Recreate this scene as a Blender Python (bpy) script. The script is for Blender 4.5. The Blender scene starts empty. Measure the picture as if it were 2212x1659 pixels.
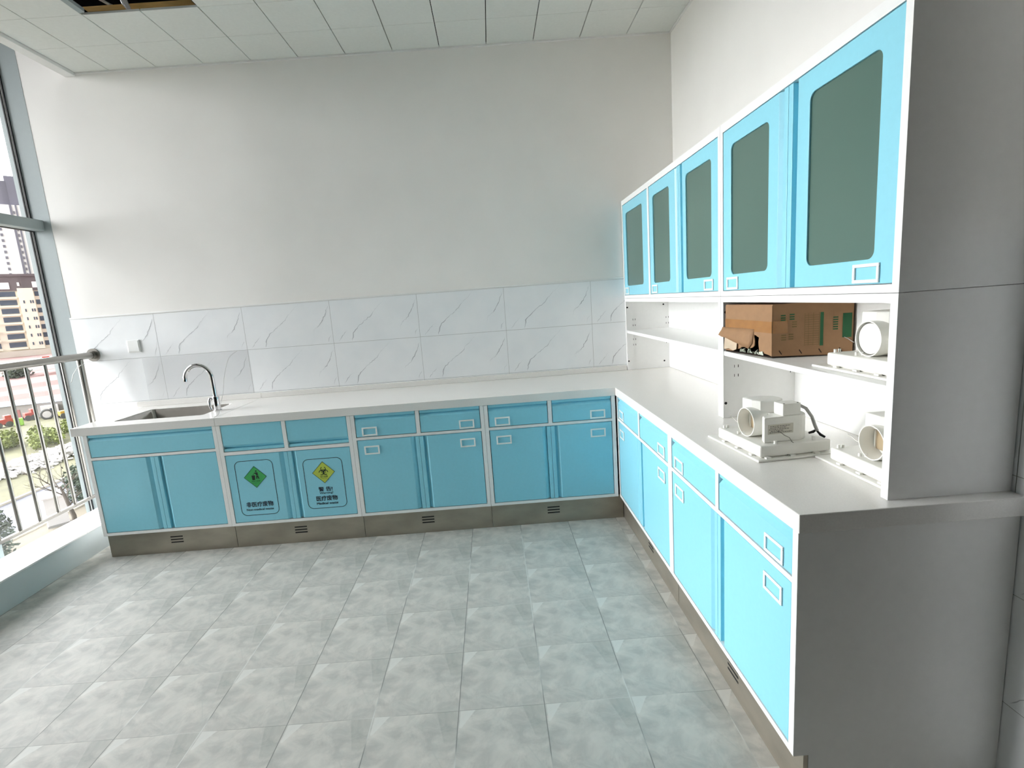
import bpy, bmesh, math, random
from mathutils import Vector, Matrix

random.seed(7)
S = bpy.context.scene
COL = S.collection
pi = math.pi

# ------------------------------------------------------------------ camera
CW, CH = 2212.0, 1659.0
CAM = dict(x=-1.2865, y=-3.5587, z=1.3704, yaw=0.0097, pitch=-0.1641, roll=-0.0743, f=1095.97, ppx=-22.73, ppy=0.99)


def make_camera():
    c = CAM
    cy, sy = math.cos(c['yaw']), math.sin(c['yaw'])
    cp, sp = math.cos(c['pitch']), math.sin(c['pitch'])
    cr, sr = math.cos(c['roll']), math.sin(c['roll'])
    fw = Vector((sy * cp, cy * cp, sp))
    r = Vector((cy, -sy, 0))
    u = r.cross(fw)
    r2 = cr * r + sr * u
    u2 = -sr * r + cr * u
    cam = bpy.data.cameras.new('camera')
    cam.sensor_fit = 'HORIZONTAL'
    cam.sensor_width = 36.0
    cam.lens = 36.0 * c['f'] / CW
    cam.shift_x = -c['ppx'] / CW
    cam.shift_y = c['ppy'] / CW
    cam.clip_start = 0.02
    cam.clip_end = 2000
    o = bpy.data.objects.new('camera', cam)
    m = Matrix((r2, u2, -fw)).transposed().to_4x4()
    m.translation = (c['x'], c['y'], c['z'])
    o.matrix_world = m
    COL.objects.link(o)
    S.camera = o


make_camera()

# ------------------------------------------------------------------ sky and exposure
SKY_STRENGTH = 7.0
w = bpy.data.worlds.new('overcast_sky')
S.world = w
w.use_nodes = True
nt = w.node_tree
for n in list(nt.nodes):
    nt.nodes.remove(n)
_out = nt.nodes.new('ShaderNodeOutputWorld')
_bg = nt.nodes.new('ShaderNodeBackground')
_tc = nt.nodes.new('ShaderNodeTexCoord')
_sep = nt.nodes.new('ShaderNodeSeparateXYZ')
_rmp = nt.nodes.new('ShaderNodeValToRGB')
_rmp.color_ramp.elements[0].position = 0.25      # sky overhead dimmed to even the light along the back wall
_rmp.color_ramp.elements[0].color = (0.975, 0.975, 1.0, 1)
_rmp.color_ramp.elements[1].position = 0.72
_rmp.color_ramp.elements[1].color = (0.345, 0.35, 0.37, 1)
nt.links.new(_tc.outputs['Generated'], _sep.inputs[0])
nt.links.new(_sep.outputs['Z'], _rmp.inputs[0])
nt.links.new(_rmp.outputs[0], _bg.inputs['Color'])
_bg.inputs['Strength'].default_value = SKY_STRENGTH
_mr = nt.nodes.new('ShaderNodeMapRange')       # sky dimmed to one side to flatten the light on the wall
_mr.inputs[1].default_value = -0.85
_mr.inputs[2].default_value = 0.30
_mr.inputs[3].default_value = SKY_STRENGTH * 0.30
_mr.inputs[4].default_value = SKY_STRENGTH * 1.12
nt.links.new(_sep.outputs['Y'], _mr.inputs[0])
_mx = nt.nodes.new('ShaderNodeMapRange')       # sky dimmed behind the building so facades outside render darker
_mx.inputs[1].default_value = -0.25
_mx.inputs[2].default_value = 0.25
_mx.inputs[3].default_value = 1.0
_mx.inputs[4].default_value = 0.10
nt.links.new(_sep.outputs['X'], _mx.inputs[0])
_mm = nt.nodes.new('ShaderNodeMath')
_mm.operation = 'MULTIPLY'
nt.links.new(_mr.outputs[0], _mm.inputs[0])
nt.links.new(_mx.outputs[0], _mm.inputs[1])
_my = nt.nodes.new('ShaderNodeMapRange')       # dimmed to the other side too, to spare the right cabinet fronts
_my.inputs[1].default_value = 0.02
_my.inputs[2].default_value = 0.55
_my.inputs[3].default_value = 1.0
_my.inputs[4].default_value = 0.38
nt.links.new(_sep.outputs['Y'], _my.inputs[0])
_m3 = nt.nodes.new('ShaderNodeMath')
_m3.operation = 'MULTIPLY'
nt.links.new(_mm.outputs[0], _m3.inputs[0])
nt.links.new(_my.outputs[0], _m3.inputs[1])
nt.links.new(_m3.outputs[0], _bg.inputs['Strength'])
nt.links.new(_bg.outputs[0], _out.inputs['Surface'])

S.view_settings.view_transform = 'Standard'
S.view_settings.look = 'None'
S.view_settings.gamma = 1.0
S.view_settings.use_curve_mapping = False
S.view_settings.exposure = 2.24
try:
    S.cycles.use_denoising = True
    S.cycles.diffuse_bounces = 8
    S.cycles.max_bounces = 14
    S.cycles.transparent_max_bounces = 12
    S.cycles.sample_clamp_indirect = 8.0
except Exception:
    pass


# ------------------------------------------------------------------ materials
def lin(r, g, b):
    def f(c):
        c /= 255.0
        return c / 12.92 if c <= 0.04045 else ((c + 0.055) / 1.055) ** 2.4
    return (f(r), f(g), f(b), 1.0)


MATS = {}


def mat(name, rgb, rough=0.5, metal=0.0, noise=0.0, nscale=20.0, bump=0.0, bscale=200.0, spec=0.5, stretch=None):
    m = bpy.data.materials.new(name)
    m.use_nodes = True
    t = m.node_tree
    p = t.nodes['Principled BSDF']
    p.inputs['Roughness'].default_value = rough
    p.inputs['Metallic'].default_value = metal
    p.inputs['Specular IOR Level'].default_value = spec
    c = lin(*rgb)
    p.inputs['Base Color'].default_value = c
    tc = t.nodes.new('ShaderNodeTexCoord')
    src = tc.outputs['Object']
    if stretch:
        mp = t.nodes.new('ShaderNodeMapping')
        mp.inputs['Scale'].default_value = stretch
        t.links.new(src, mp.inputs[0])
        src = mp.outputs[0]
    if noise > 0:
        n = t.nodes.new('ShaderNodeTexNoise')
        n.inputs['Scale'].default_value = nscale
        n.inputs['Detail'].default_value = 5
        t.links.new(src, n.inputs['Vector'])
        r = t.nodes.new('ShaderNodeValToRGB')
        r.color_ramp.elements[0].position = 0.3
        r.color_ramp.elements[1].position = 0.7
        r.color_ramp.elements[0].color = tuple(max(0, x * (1 - noise)) for x in c[:3]) + (1,)
        r.color_ramp.elements[1].color = tuple(min(1, x * (1 + noise)) for x in c[:3]) + (1,)
        t.links.new(n.outputs['Fac'], r.inputs[0])
        t.links.new(r.outputs[0], p.inputs['Base Color'])
    if bump > 0:
        n2 = t.nodes.new('ShaderNodeTexNoise')
        n2.inputs['Scale'].default_value = bscale
        n2.inputs['Detail'].default_value = 3
        t.links.new(src, n2.inputs['Vector'])
        b = t.nodes.new('ShaderNodeBump')
        b.inputs['Strength'].default_value = bump
        b.inputs['Distance'].default_value = 0.002
        t.links.new(n2.outputs['Fac'], b.inputs['Height'])
        t.links.new(b.outputs[0], p.inputs['Normal'])
    MATS[name] = m
    return m


M_PLASTER = mat('wall_plaster', (239, 237, 233), 0.85, noise=0.02, nscale=3, bump=0.08, bscale=120)
M_REAR = mat('bounce_cut_grey', (96, 94, 90), 0.9, noise=0.04, nscale=2)  # unseen surfaces, greyed to cut bounced light
M_DIM = mat('unlit_room_shade', (48, 47, 45), 0.9, noise=0.04, nscale=2)  # lack of light behind the camera put into the colour
M_CEIL = mat('ceiling_tile_paint', (226, 229, 225), 0.55, noise=0.02, nscale=60, bump=0.05, bscale=500)
M_CEILDARK = mat('plenum_shade_black', (9, 9, 9), 0.95, noise=0.2, spec=0.05)  # near-black colour stands in for the shade above the ceiling
M_TRIMW = mat('trim_white', (232, 232, 230), 0.4, noise=0.015)
M_FRAME = mat('white_powder_coat', (243, 243, 241), 0.32, noise=0.012, nscale=40)
M_CORE = mat('core_gap_shade', (64, 68, 72), 0.6, noise=0.03)  # dark colour puts shade into the gaps round the panels
M_CYAN = mat('cyan_powder_coat', (144, 213, 231), 0.34, noise=0.015, nscale=60, bump=0.03, bscale=900)
M_TOP = mat('quartz_worktop', (236, 234, 230), 0.22, noise=0.03, nscale=260)
M_KICK = mat('stainless_toe_kick', (168, 161, 148), 0.34, metal=0.7, noise=0.14, nscale=5, stretch=(1, 1, 2.5))
M_STEEL = mat('brushed_stainless', (158, 155, 149), 0.30, metal=1.0, noise=0.05, nscale=14)
M_SINK = mat('sink_stainless', (186, 183, 178), 0.24, metal=1.0, noise=0.06, nscale=30)
M_CHROME = mat('chrome', (222, 222, 224), 0.06, metal=1.0, noise=0.01)
M_BLACK = mat('black_gap', (9, 9, 10), 0.6, noise=0.1)
M_RUBBER = mat('black_gasket', (16, 18, 22), 0.5, noise=0.1)
M_JAMB = mat('window_metal_grey', (158, 168, 169), 0.42, noise=0.015, nscale=30)
M_INK = mat('printed_ink_navy', (18, 38, 58), 0.5, noise=0.05)
M_GREEN = mat('sign_green', (62, 172, 92), 0.45, noise=0.03)
M_YELLOW = mat('sign_yellow', (190, 208, 84), 0.45, noise=0.03)
M_SYMB = mat('sign_symbol_ink', (14, 40, 30), 0.5, noise=0.05)
M_PLAST = mat('abs_plastic_white', (233, 232, 226), 0.35, noise=0.015)
M_PLASTIN = mat('abs_plastic_inner', (170, 152, 122), 0.55, noise=0.06)
M_LABELP = mat('rating_label_silver', (200, 197, 184), 0.4, noise=0.03)
M_LABELI = mat('rating_label_ink', (95, 92, 84), 0.5, noise=0.05)
M_CABLE = mat('grey_cable', (168, 168, 166), 0.45, noise=0.04)
M_TAPEB = mat('black_tape', (24, 24, 25), 0.5, noise=0.1)
M_CARD = mat('cardboard', (154, 118, 84), 0.75, noise=0.06, nscale=35, bump=0.06, bscale=160)
M_CARDTORN = mat('cardboard_torn_edge', (200, 182, 158), 0.85, noise=0.1)
M_CARDIN = mat('cardboard_shade_and_print', (52, 38, 28), 0.9, noise=0.15)  # dark colour stands in for shade inside the carton; also prints dashes
M_TAPE = mat('packing_tape', (158, 112, 66), 0.2, noise=0.1, nscale=25)
M_PRINTG = mat('box_print_green', (20, 88, 48), 0.6, noise=0.1)
M_PRINTD = mat('box_print_dark', (120, 100, 60), 0.7, noise=0.1)
M_FOAM = mat('packing_foam', (205, 212, 196), 0.8, noise=0.15)
M_TIMBER = mat('pine_timber', (226, 186, 112), 0.65, noise=0.12, nscale=18, stretch=(1, 8, 8))
M_KERB = mat('kerb_tile', (206, 214, 214), 0.16, noise=0.03, nscale=3)
M_KERBTOP = mat('sill_tile_white', (236, 236, 234), 0.10, noise=0.015, nscale=5)
M_GROUT = mat('tile_grout', (168, 168, 166), 0.8, noise=0.05)
M_SWITCH = mat('switch_plastic', (236, 237, 235), 0.3, noise=0.01)


def frosted_glass():
    m = bpy.data.materials.new('frosted_grey_green_glass')
    m.use_nodes = True
    t = m.node_tree
    p = t.nodes['Principled BSDF']
    p.inputs['Roughness'].default_value = 0.16
    tc = t.nodes.new('ShaderNodeTexCoord')
    n = t.nodes.new('ShaderNodeTexNoise')
    n.inputs['Scale'].default_value = 1.6
    n.inputs['Detail'].default_value = 1
    r = t.nodes.new('ShaderNodeValToRGB')
    r.color_ramp.elements[0].color = lin(76, 103, 94)
    r.color_ramp.elements[1].color = lin(96, 121, 111)
    t.links.new(tc.outputs['Object'], n.inputs['Vector'])
    t.links.new(n.outputs['Fac'], r.inputs[0])
    t.links.new(r.outputs[0], p.inputs['Base Color'])
    return m


M_FROST = frosted_glass()


def clear_glass(name, tint, refl=0.9, rough=0.0, haze=None):
    m = bpy.data.materials.new(name)
    m.use_nodes = True
    t = m.node_tree
    for n in list(t.nodes):
        t.nodes.remove(n)
    out = t.nodes.new('ShaderNodeOutputMaterial')
    tr = t.nodes.new('ShaderNodeBsdfTransparent')
    tr.inputs[0].default_value = tint
    gl = t.nodes.new('ShaderNodeBsdfGlossy')
    gl.inputs['Roughness'].default_value = rough
    fr = t.nodes.new('ShaderNodeFresnel')
    ge = t.nodes.new('ShaderNodeNewGeometry')      # thin sheet: same reflectance on both faces
    io = t.nodes.new('ShaderNodeMapRange')
    io.inputs[3].default_value = 1.45
    io.inputs[4].default_value = 1.0 / 1.45
    t.links.new(ge.outputs['Backfacing'], io.inputs[0])
    t.links.new(io.outputs[0], fr.inputs['IOR'])
    mx = t.nodes.new('ShaderNodeMixShader')
    ml = t.nodes.new('ShaderNodeMath')
    ml.operation = 'MULTIPLY'
    ml.inputs[1].default_value = refl
    t.links.new(fr.outputs[0], ml.inputs[0])
    t.links.new(ml.outputs[0], mx.inputs[0])
    src = tr.outputs[0]
    if haze:
        df = t.nodes.new('ShaderNodeBsdfDiffuse')
        df.inputs[0].default_value = haze[0]
        m2 = t.nodes.new('ShaderNodeMixShader')
        m2.inputs[0].default_value = haze[1]
        t.links.new(tr.outputs[0], m2.inputs[1])
        t.links.new(df.outputs[0], m2.inputs[2])
        src = m2.outputs[0]
    t.links.new(src, mx.inputs[1])
    t.links.new(gl.outputs[0], mx.inputs[2])
    t.links.new(mx.outputs[0], out.inputs['Surface'])
    return m


M_GLASS = clear_glass('clear_window_glass', (0.965, 0.97, 0.965, 1), 0.8)
M_FILM = clear_glass('protective_film', (0.985, 0.985, 0.985, 1), 0.25, 0.10, ((0.85, 0.86, 0.87, 1), 0.05))
M_PLBAG = clear_glass('thin_clear_plastic', (0.9, 0.92, 0.92, 1), 1.0, 0.1, ((0.85, 0.86, 0.86, 1), 0.8))


def attr_marble():
    m = bpy.data.materials.new('marble_print_tile')
    m.use_nodes = True
    t = m.node_tree
    p = t.nodes['Principled BSDF']
    p.inputs['Roughness'].default_value = 0.13
    a = t.nodes.new('ShaderNodeAttribute')
    a.attribute_name = 'Col'
    tc = t.nodes.new('ShaderNodeTexCoord')
    n = t.nodes.new('ShaderNodeTexNoise')
    n.inputs['Scale'].default_value = 5
    n.inputs['Detail'].default_value = 6
    r = t.nodes.new('ShaderNodeValToRGB')
    r.color_ramp.elements[0].position = 0.25
    r.color_ramp.elements[0].color = (0.94, 0.95, 0.96, 1)
    r.color_ramp.elements[1].position = 0.6
    mx = t.nodes.new('ShaderNodeMix')
    mx.data_type = 'RGBA'
    mx.blend_type = 'MULTIPLY'
    mx.inputs[0].default_value = 1.0
    t.links.new(tc.outputs['Object'], n.inputs['Vector'])
    t.links.new(n.outputs['Fac'], r.inputs[0])
    t.links.new(a.outputs['Color'], mx.inputs[6])
    t.links.new(r.outputs[0], mx.inputs[7])
    t.links.new(mx.outputs[2], p.inputs['Base Color'])
    return m


M_MARBLE = attr_marble()
TILE_W = 0.2936


class NT:
    """tiny node-math helper"""

    def __init__(s, tree):
        s.t = tree

    def n(s, kind, **kw):
        x = s.t.nodes.new(kind)
        for k, v in kw.items():
            setattr(x, k, v)
        return x

    def put(s, sock, v):
        if isinstance(v, (int, float)):
            sock.default_value = v
        else:
            s.t.links.new(v, sock)

    def m(s, op, a, b=0.0, c=None, clamp=False):
        x = s.n('ShaderNodeMath', operation=op, use_clamp=clamp)
        s.put(x.inputs[0], a)
        s.put(x.inputs[1], b)
        if c is not None:
            s.put(x.inputs[2], c)
        return x.outputs[0]

    def step(s, v, lo, hi):
        x = s.n('ShaderNodeMapRange', interpolation_type='SMOOTHSTEP')
        s.put(x.inputs[0], v)
        x.inputs[1].default_value = lo
        x.inputs[2].default_value = hi
        return x.outputs[0]

    def mix(s, f, a, b):
        x = s.n('ShaderNodeMix', data_type='RGBA')
        s.put(x.inputs[0], f)
        for sock, v in ((x.inputs[6], a), (x.inputs[7], b)):
            if isinstance(v, tuple):
                sock.default_value = v
            else:
                s.t.links.new(v, sock)
        return x.outputs[2]


def floor_material():
    m = bpy.data.materials.new('vinyl_stone_floor')
    m.use_nodes = True
    t = m.node_tree
    p = t.nodes['Principled BSDF']
    k = NT(t)
    tc = k.n('ShaderNodeTexCoord')
    sp = k.n('ShaderNodeSeparateXYZ')
    t.links.new(tc.outputs['Object'], sp.inputs[0])
    gx = k.m('DIVIDE', k.m('ADD', sp.outputs[0], 1.4995), TILE_W)
    gy = k.m('DIVIDE', k.m('ADD', sp.outputs[1], 1.7326), TILE_W)
    ix, iy = k.m('FLOOR', gx), k.m('FLOOR', gy)
    u, v = k.m('SUBTRACT', gx, ix), k.m('SUBTRACT', gy, iy)
    # the printed picture repeats on every tile
    cb = k.n('ShaderNodeCombineXYZ')
    k.put(cb.inputs[0], u)
    k.put(cb.inputs[1], v)
    k.put(cb.inputs[2], 3.7)
    n1 = k.n('ShaderNodeTexNoise')
    n1.inputs['Scale'].default_value = 3.6
    n1.inputs['Detail'].default_value = 7
    n1.inputs['Roughness'].default_value = 0.62
    n1.inputs['Distortion'].default_value = 0.5
    t.links.new(cb.outputs[0], n1.inputs['Vector'])
    # slight tint that differs from tile to tile
    cb2 = k.n('ShaderNodeCombineXYZ')
    k.put(cb2.inputs[0], ix)
    k.put(cb2.inputs[1], iy)
    wn = k.n('ShaderNodeTexWhiteNoise', noise_dimensions='2D')
    t.links.new(cb2.outputs[0], wn.inputs['Vector'])
    n3 = k.n('ShaderNodeTexNoise')
    n3.inputs['Scale'].default_value = 22
    n3.inputs['Detail'].default_value = 6
    t.links.new(tc.outputs['Object'], n3.inputs['Vector'])
    base = k.mix(k.step(n1.outputs['Fac'], 0.30, 0.70), lin(176, 176, 171), lin(212, 209, 201))
    base = k.mix(k.m('MULTIPLY', k.step(n3.outputs['Fac'], 0.35, 0.75), 0.30), base, lin(182, 188, 182))
    # large pale slab in the middle of the print
    def window(x, a, b, e):
        return k.m('MULTIPLY', k.step(x, a - e, a + e), k.m('SUBTRACT', 1.0, k.step(x, b - e, b + e)))
    pale = k.m('MULTIPLY', window(u, 0.20, 0.62, 0.05), window(v, 0.30, 0.66, 0.07))
    base = k.mix(k.m('MULTIPLY', pale, 0.30), base, lin(202, 200, 193))
    # dark wedge at the right of the top edge
    edge = k.m('ADD', 0.74, k.m('MULTIPLY', k.m('SUBTRACT', 1.0, v), 0.28))
    dark = k.m('MULTIPLY', k.step(k.m('SUBTRACT', u, edge), -0.004, 0.012), k.step(v, 0.55, 0.62))
    base = k.mix(k.m('MULTIPLY', dark, 0.28), base, lin(140, 146, 140))
    # bright corner chip below the seam, narrowing downward
    r_edge = k.m('ADD', 0.045, k.m('MULTIPLY', k.m('SUBTRACT', v, 0.76), 0.62))
    chip = k.m('MULTIPLY', k.m('MULTIPLY', k.step(v, 0.75, 0.765), k.step(u, 0.015, 0.025)),
               k.m('SUBTRACT', 1.0, k.step(k.m('SUBTRACT', u, r_edge), -0.006, 0.008)))
    base = k.mix(k.m('MULTIPLY', chip, 0.72), base, lin(220, 220, 214))
    chip2 = k.m('MULTIPLY', window(u, 0.03, 0.26, 0.015), k.m('SUBTRACT', 1.0, k.step(v, 0.14, 0.20)))
    base = k.mix(k.m('MULTIPLY', chip2, 0.28), base, lin(208, 204, 196))
    # a pale printed line
    ln = k.m('ABSOLUTE', k.m('SUBTRACT', k.m('ADD', u, k.m('MULTIPLY', v, 0.55)), 1.02))
    line = k.m('MULTIPLY', k.m('SUBTRACT', 1.0, k.step(ln, 0.004, 0.012)), window(v, 0.2, 0.5, 0.03))
    base = k.mix(k.m('MULTIPLY', line, 0.4), base, lin(186, 188, 182))
    # seams
    du = k.m('MINIMUM', u, k.m('SUBTRACT', 1.0, u))
    dv = k.m('MINIMUM', v, k.m('SUBTRACT', 1.0, v))
    su = k.m('SUBTRACT', 1.0, k.step(du, 0.003, 0.008))
    sv = k.m('SUBTRACT', 1.0, k.step(dv, 0.002, 0.006))
    n4 = k.n('ShaderNodeTexNoise')
    n4.inputs['Scale'].default_value = 2.2
    t.links.new(tc.outputs['Object'], n4.inputs['Vector'])
    light = k.step(n4.outputs['Fac'], 0.50, 0.58)
    seamcol = k.mix(light, lin(112, 114, 110), lin(214, 216, 211))
    sm = k.m('MULTIPLY', k.m('MAXIMUM', su, k.m('MULTIPLY', sv, 0.6)), 0.75)
    base = k.mix(sm, base, seamcol)
    t.links.new(base, p.inputs['Base Color'])
    ro = k.m('ADD', 0.40, k.m('MULTIPLY', n3.outputs['Fac'], 0.16))
    t.links.new(ro, p.inputs['Roughness'])
    p.inputs['Specular IOR Level'].default_value = 0.2
    bp = k.n('ShaderNodeBump')
    bp.inputs['Strength'].default_value = 0.15
    bp.inputs['Distance'].default_value = 0.002
    t.links.new(n3.outputs['Fac'], bp.inputs['Height'])
    t.links.new(bp.outputs[0], p.inputs['Normal'])
    return m


M_FLOOR = floor_material()


# ------------------------------------------------------------------ mesh helpers
class B:
    """collects shapes, then becomes ONE mesh object"""

    def __init__(s):
        s.v, s.f, s.mi, s.c = [], [], [], []

    def add(s, verts, faces, mi=0):
        o = len(s.v)
        s.v += [tuple(x) for x in verts]
        s.f += [tuple(i + o for i in f) for f in faces]
        s.mi += [mi] * len(faces)
        return s

    def box(s, x0, x1, y0, y1, z0, z1, mi=0):
        x0, x1 = min(x0, x1), max(x0, x1)
        y0, y1 = min(y0, y1), max(y0, y1)
        z0, z1 = min(z0, z1), max(z0, z1)
        v = [(x0, y0, z0), (x1, y0, z0), (x1, y1, z0), (x0, y1, z0), (x0, y0, z1), (x1, y0, z1), (x1, y1, z1), (x0, y1, z1)]
        return s.add(v, [(0, 3, 2, 1), (4, 5, 6, 7), (0, 1, 5, 4), (1, 2, 6, 5), (2, 3, 7, 6), (3, 0, 4, 7)], mi)

    def prism(s, poly, axis, a, b, mi=0):
        """poly: 2D points in the two other axes (in xyz order), pushed along axis from a to b"""
        n = len(poly)

        def P(p, t):
            if axis == 0:
                return (t, p[0], p[1])
            if axis == 1:
                return (p[0], t, p[1])
            return (p[0], p[1], t)
        v = [P(p, a) for p in poly] + [P(p, b) for p in poly]
        f = [tuple(range(n))[::-1], tuple(range(n, 2 * n))]
        f += [(i, (i + 1) % n, n + (i + 1) % n, n + i) for i in range(n)]
        return s.add(v, f, mi)

    def tube(s, pts, r, seg=12, mi=0, caps=True):
        pts = [Vector(p) for p in pts]
        n = len(pts)
        rr = r if isinstance(r, (list, tuple)) else [r] * n
        up = None
        v, f = [], []
        for i, p in enumerate(pts):
            d = (pts[min(i + 1, n - 1)] - pts[max(i - 1, 0)]).normalized()
            if up is None:
                a = Vector((0, 0, 1)) if abs(d.z) < 0.9 else Vector((1, 0, 0))
                x = d.cross(a).normalized()
            else:
                x = (up - d * up.dot(d)).normalized()
            up = x
            y = d.cross(x)
            for k in range(seg):
                t = 2 * pi * k / seg
                v.append(p + (x * math.cos(t) + y * math.sin(t)) * rr[i])
        for i in range(n - 1):
            for k in range(seg):
                a, b = i * seg + k, i * seg + (k + 1) % seg
                f.append((a, b, b + seg, a + seg))
        if caps:
            f.append(tuple(range(seg))[::-1])
            f.append(tuple(range((n - 1) * seg, n * seg)))
        return s.add(v, f, mi)

    def cyl(s, p0, p1, r, seg=16, mi=0):
        return s.tube([p0, p1], r, seg, mi)

    def ring_plate(s, rect, loop, axis, a, b, mi=0):
        """rectangle with a rounded rectangular hole. loop = (x0,x1,y0,y1,radius)"""
        X0, X1, Y0, Y1 = rect
        x0, x1, y0, y1, r = loop
        k = 6
        arcs = []
        for cx, cy, t0, oc in ((x1 - r, y1 - r, 0, (X1, Y1)), (x0 + r, y1 - r, pi / 2, (X0, Y1)),
                               (x0 + r, y0 + r, pi, (X0, Y0)), (x1 - r, y0 + r, 1.5 * pi, (X1, Y0))):
            arcs.append(([(cx + r * math.cos(t0 + i * pi / 2 / k), cy + r * math.sin(t0 + i * pi / 2 / k)) for i in range(k + 1)], oc))
        loopv = [p for arc, oc in arcs for p in arc]
        outer = [oc for arc, oc in arcs]

        def P(p, t):
            if axis == 0:
                return (t, p[0], p[1])
            if axis == 1:
                return (p[0], t, p[1])
            return (p[0], p[1], t)
        n = len(loopv)
        v = [P(p, a) for p in loopv] + [P(p, a) for p in outer] + [P(p, b) for p in loopv] + [P(p, b) for p in outer]
        f = []
        for base, flip in ((0, False), (n + 4, True)):
            for c in range(4):
                o = base + n + c
                i0 = base + c * (k + 1)
                for i in range(k):
                    q = (o, i0 + i, i0 + i + 1)
                    f.append(q if flip else q[::-1])
                nx = base + ((c + 1) % 4) * (k + 1)
                q = (i0 + k, nx, base + n + (c + 1) % 4, o)
                f.append(q[::-1] if not flip else q)
        for i in range(n):
            j = (i + 1) % n
            f.append((i, j, n + 4 + j, n + 4 + i))
        for c in range(4):
            d = (c + 1) % 4
            f.append((n + d, n + c, n + 4 + n + c, n + 4 + n + d))
        return s.add(v, f, mi)

    def build(s, name, mats, parent=None, bevel=0.0, smooth=False, colors=None, seg=2):
        me = bpy.data.meshes.new(name)
        me.from_pydata(s.v, [], s.f)
        if not isinstance(mats, (list, tuple)):
            mats = [mats]
        for m in mats:
            me.materials.append(m)
        me.polygons.foreach_set('material_index', s.mi)
        if colors:
            at = me.color_attributes.new('Col', 'FLOAT_COLOR', 'POINT')
            flat = []
            for c in colors:
                flat += [c[0], c[1], c[2], 1.0]
            at.data.foreach_set('color', flat)
        bm = bmesh.new()
        bm.from_mesh(me)
        if not colors:
            bmesh.ops.recalc_face_normals(bm, faces=bm.faces)
        bm.to_mesh(me)
        bm.free()
        if smooth:
            me.polygons.foreach_set('use_smooth', [True] * len(me.polygons))
            try:
                me.set_sharp_from_angle(angle=math.radians(40))
            except Exception:
                pass
        me.update()
        o = bpy.data.objects.new(name, me)
        COL.objects.link(o)
        if parent:
            o.parent = parent
        if bevel > 0:
            md = o.modifiers.new('bevel', 'BEVEL')
            md.width = bevel
            md.segments = seg
            md.limit_method = 'ANGLE'
            md.angle_limit = math.radians(40)
            md.harden_normals = False
        return o


def thing(name, label, cat, loc=(0, 0, 0), rz=0.0, group=None):
    o = bpy.data.objects.new(name, None)
    o.empty_display_size = 0.1
    COL.objects.link(o)
    o.location = loc
    o.rotation_euler = (0, 0, rz)
    return tag(o, label, cat, group)


def tag(o, label, cat, group=None, kind=None):
    o['label'] = label
    o['category'] = cat
    if group:
        o['group'] = group
    if kind:
        o['kind'] = kind
    return o


def struct(o):
    o['kind'] = 'structure'
    return o


def copy_thing(root):
    r = root.copy()
    COL.objects.link(r)
    for ch in list(root.children):
        c = ch.copy()
        COL.objects.link(c)
        c.parent = r
        for g in list(ch.children):
            d = g.copy()
            COL.objects.link(d)
            d.parent = c
    return r


_FONT = []


def text_mesh(name, body, size, m, parent, loc, width=None, bold=0.0):
    """flat lettering in the local x/z plane of a cabinet front, centred on loc"""
    cu = bpy.data.curves.new(name, 'FONT')
    cu.body = body
    cu.size = size
    cu.align_x = 'CENTER'
    cu.align_y = 'CENTER'
    cu.extrude = 0.0
    tmp = bpy.data.objects.new(name + '_curve', cu)
    COL.objects.link(tmp)
    dg = bpy.context.evaluated_depsgraph_get()
    dg.update()
    me = bpy.data.meshes.new_from_object(tmp.evaluated_get(dg))
    bpy.data.objects.remove(tmp)
    bpy.data.curves.remove(cu)
    xs = [v.co.x for v in me.vertices] or [0, 1]
    sx = 1.0
    if width:
        sx = width / max(1e-6, max(xs) - min(xs))
    cx = (max(xs) + min(xs)) / 2
    for v in me.vertices:
        x, y, z = v.co
        v.co = ((x - cx) * sx + loc[0], loc[1] - z, y + loc[2])
    # bold: the same letters again, a hair to each side
    vs = [tuple(v.co) for v in me.vertices]
    fs = [tuple(p.vertices) for p in me.polygons]
    bpy.data.meshes.remove(me)
    me = bpy.data.meshes.new(name)
    n = len(vs)
    av, af = [], []
    for k, (dx, dz) in enumerate(((0, 0), (-1, 0), (1, 0), (0, 0.6), (0, -0.6)) if bold > 0.0003 else ((0, 0),)):
        av += [(x + dx * bold, y - 0.00004 * k, z + dz * bold) for x, y, z in vs]
        af += [tuple(i + n * k for i in f) for f in fs]
    me.from_pydata(av, [], af)
    me.materials.append(m)
    o = bpy.data.objects.new(name, me)
    COL.objects.link(o)
    o.parent = parent
    return o


# ------------------------------------------------------------------ the room
HC = 2.988          # suspended ceiling
XR = 0.0            # right wall
XG = -4.275         # glass plane
YF = -4.1           # front wall, brought close behind the camera to cut bounce light
YW = -2.22          # end of the window band
ZS = 3.56           # slab above


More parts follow.
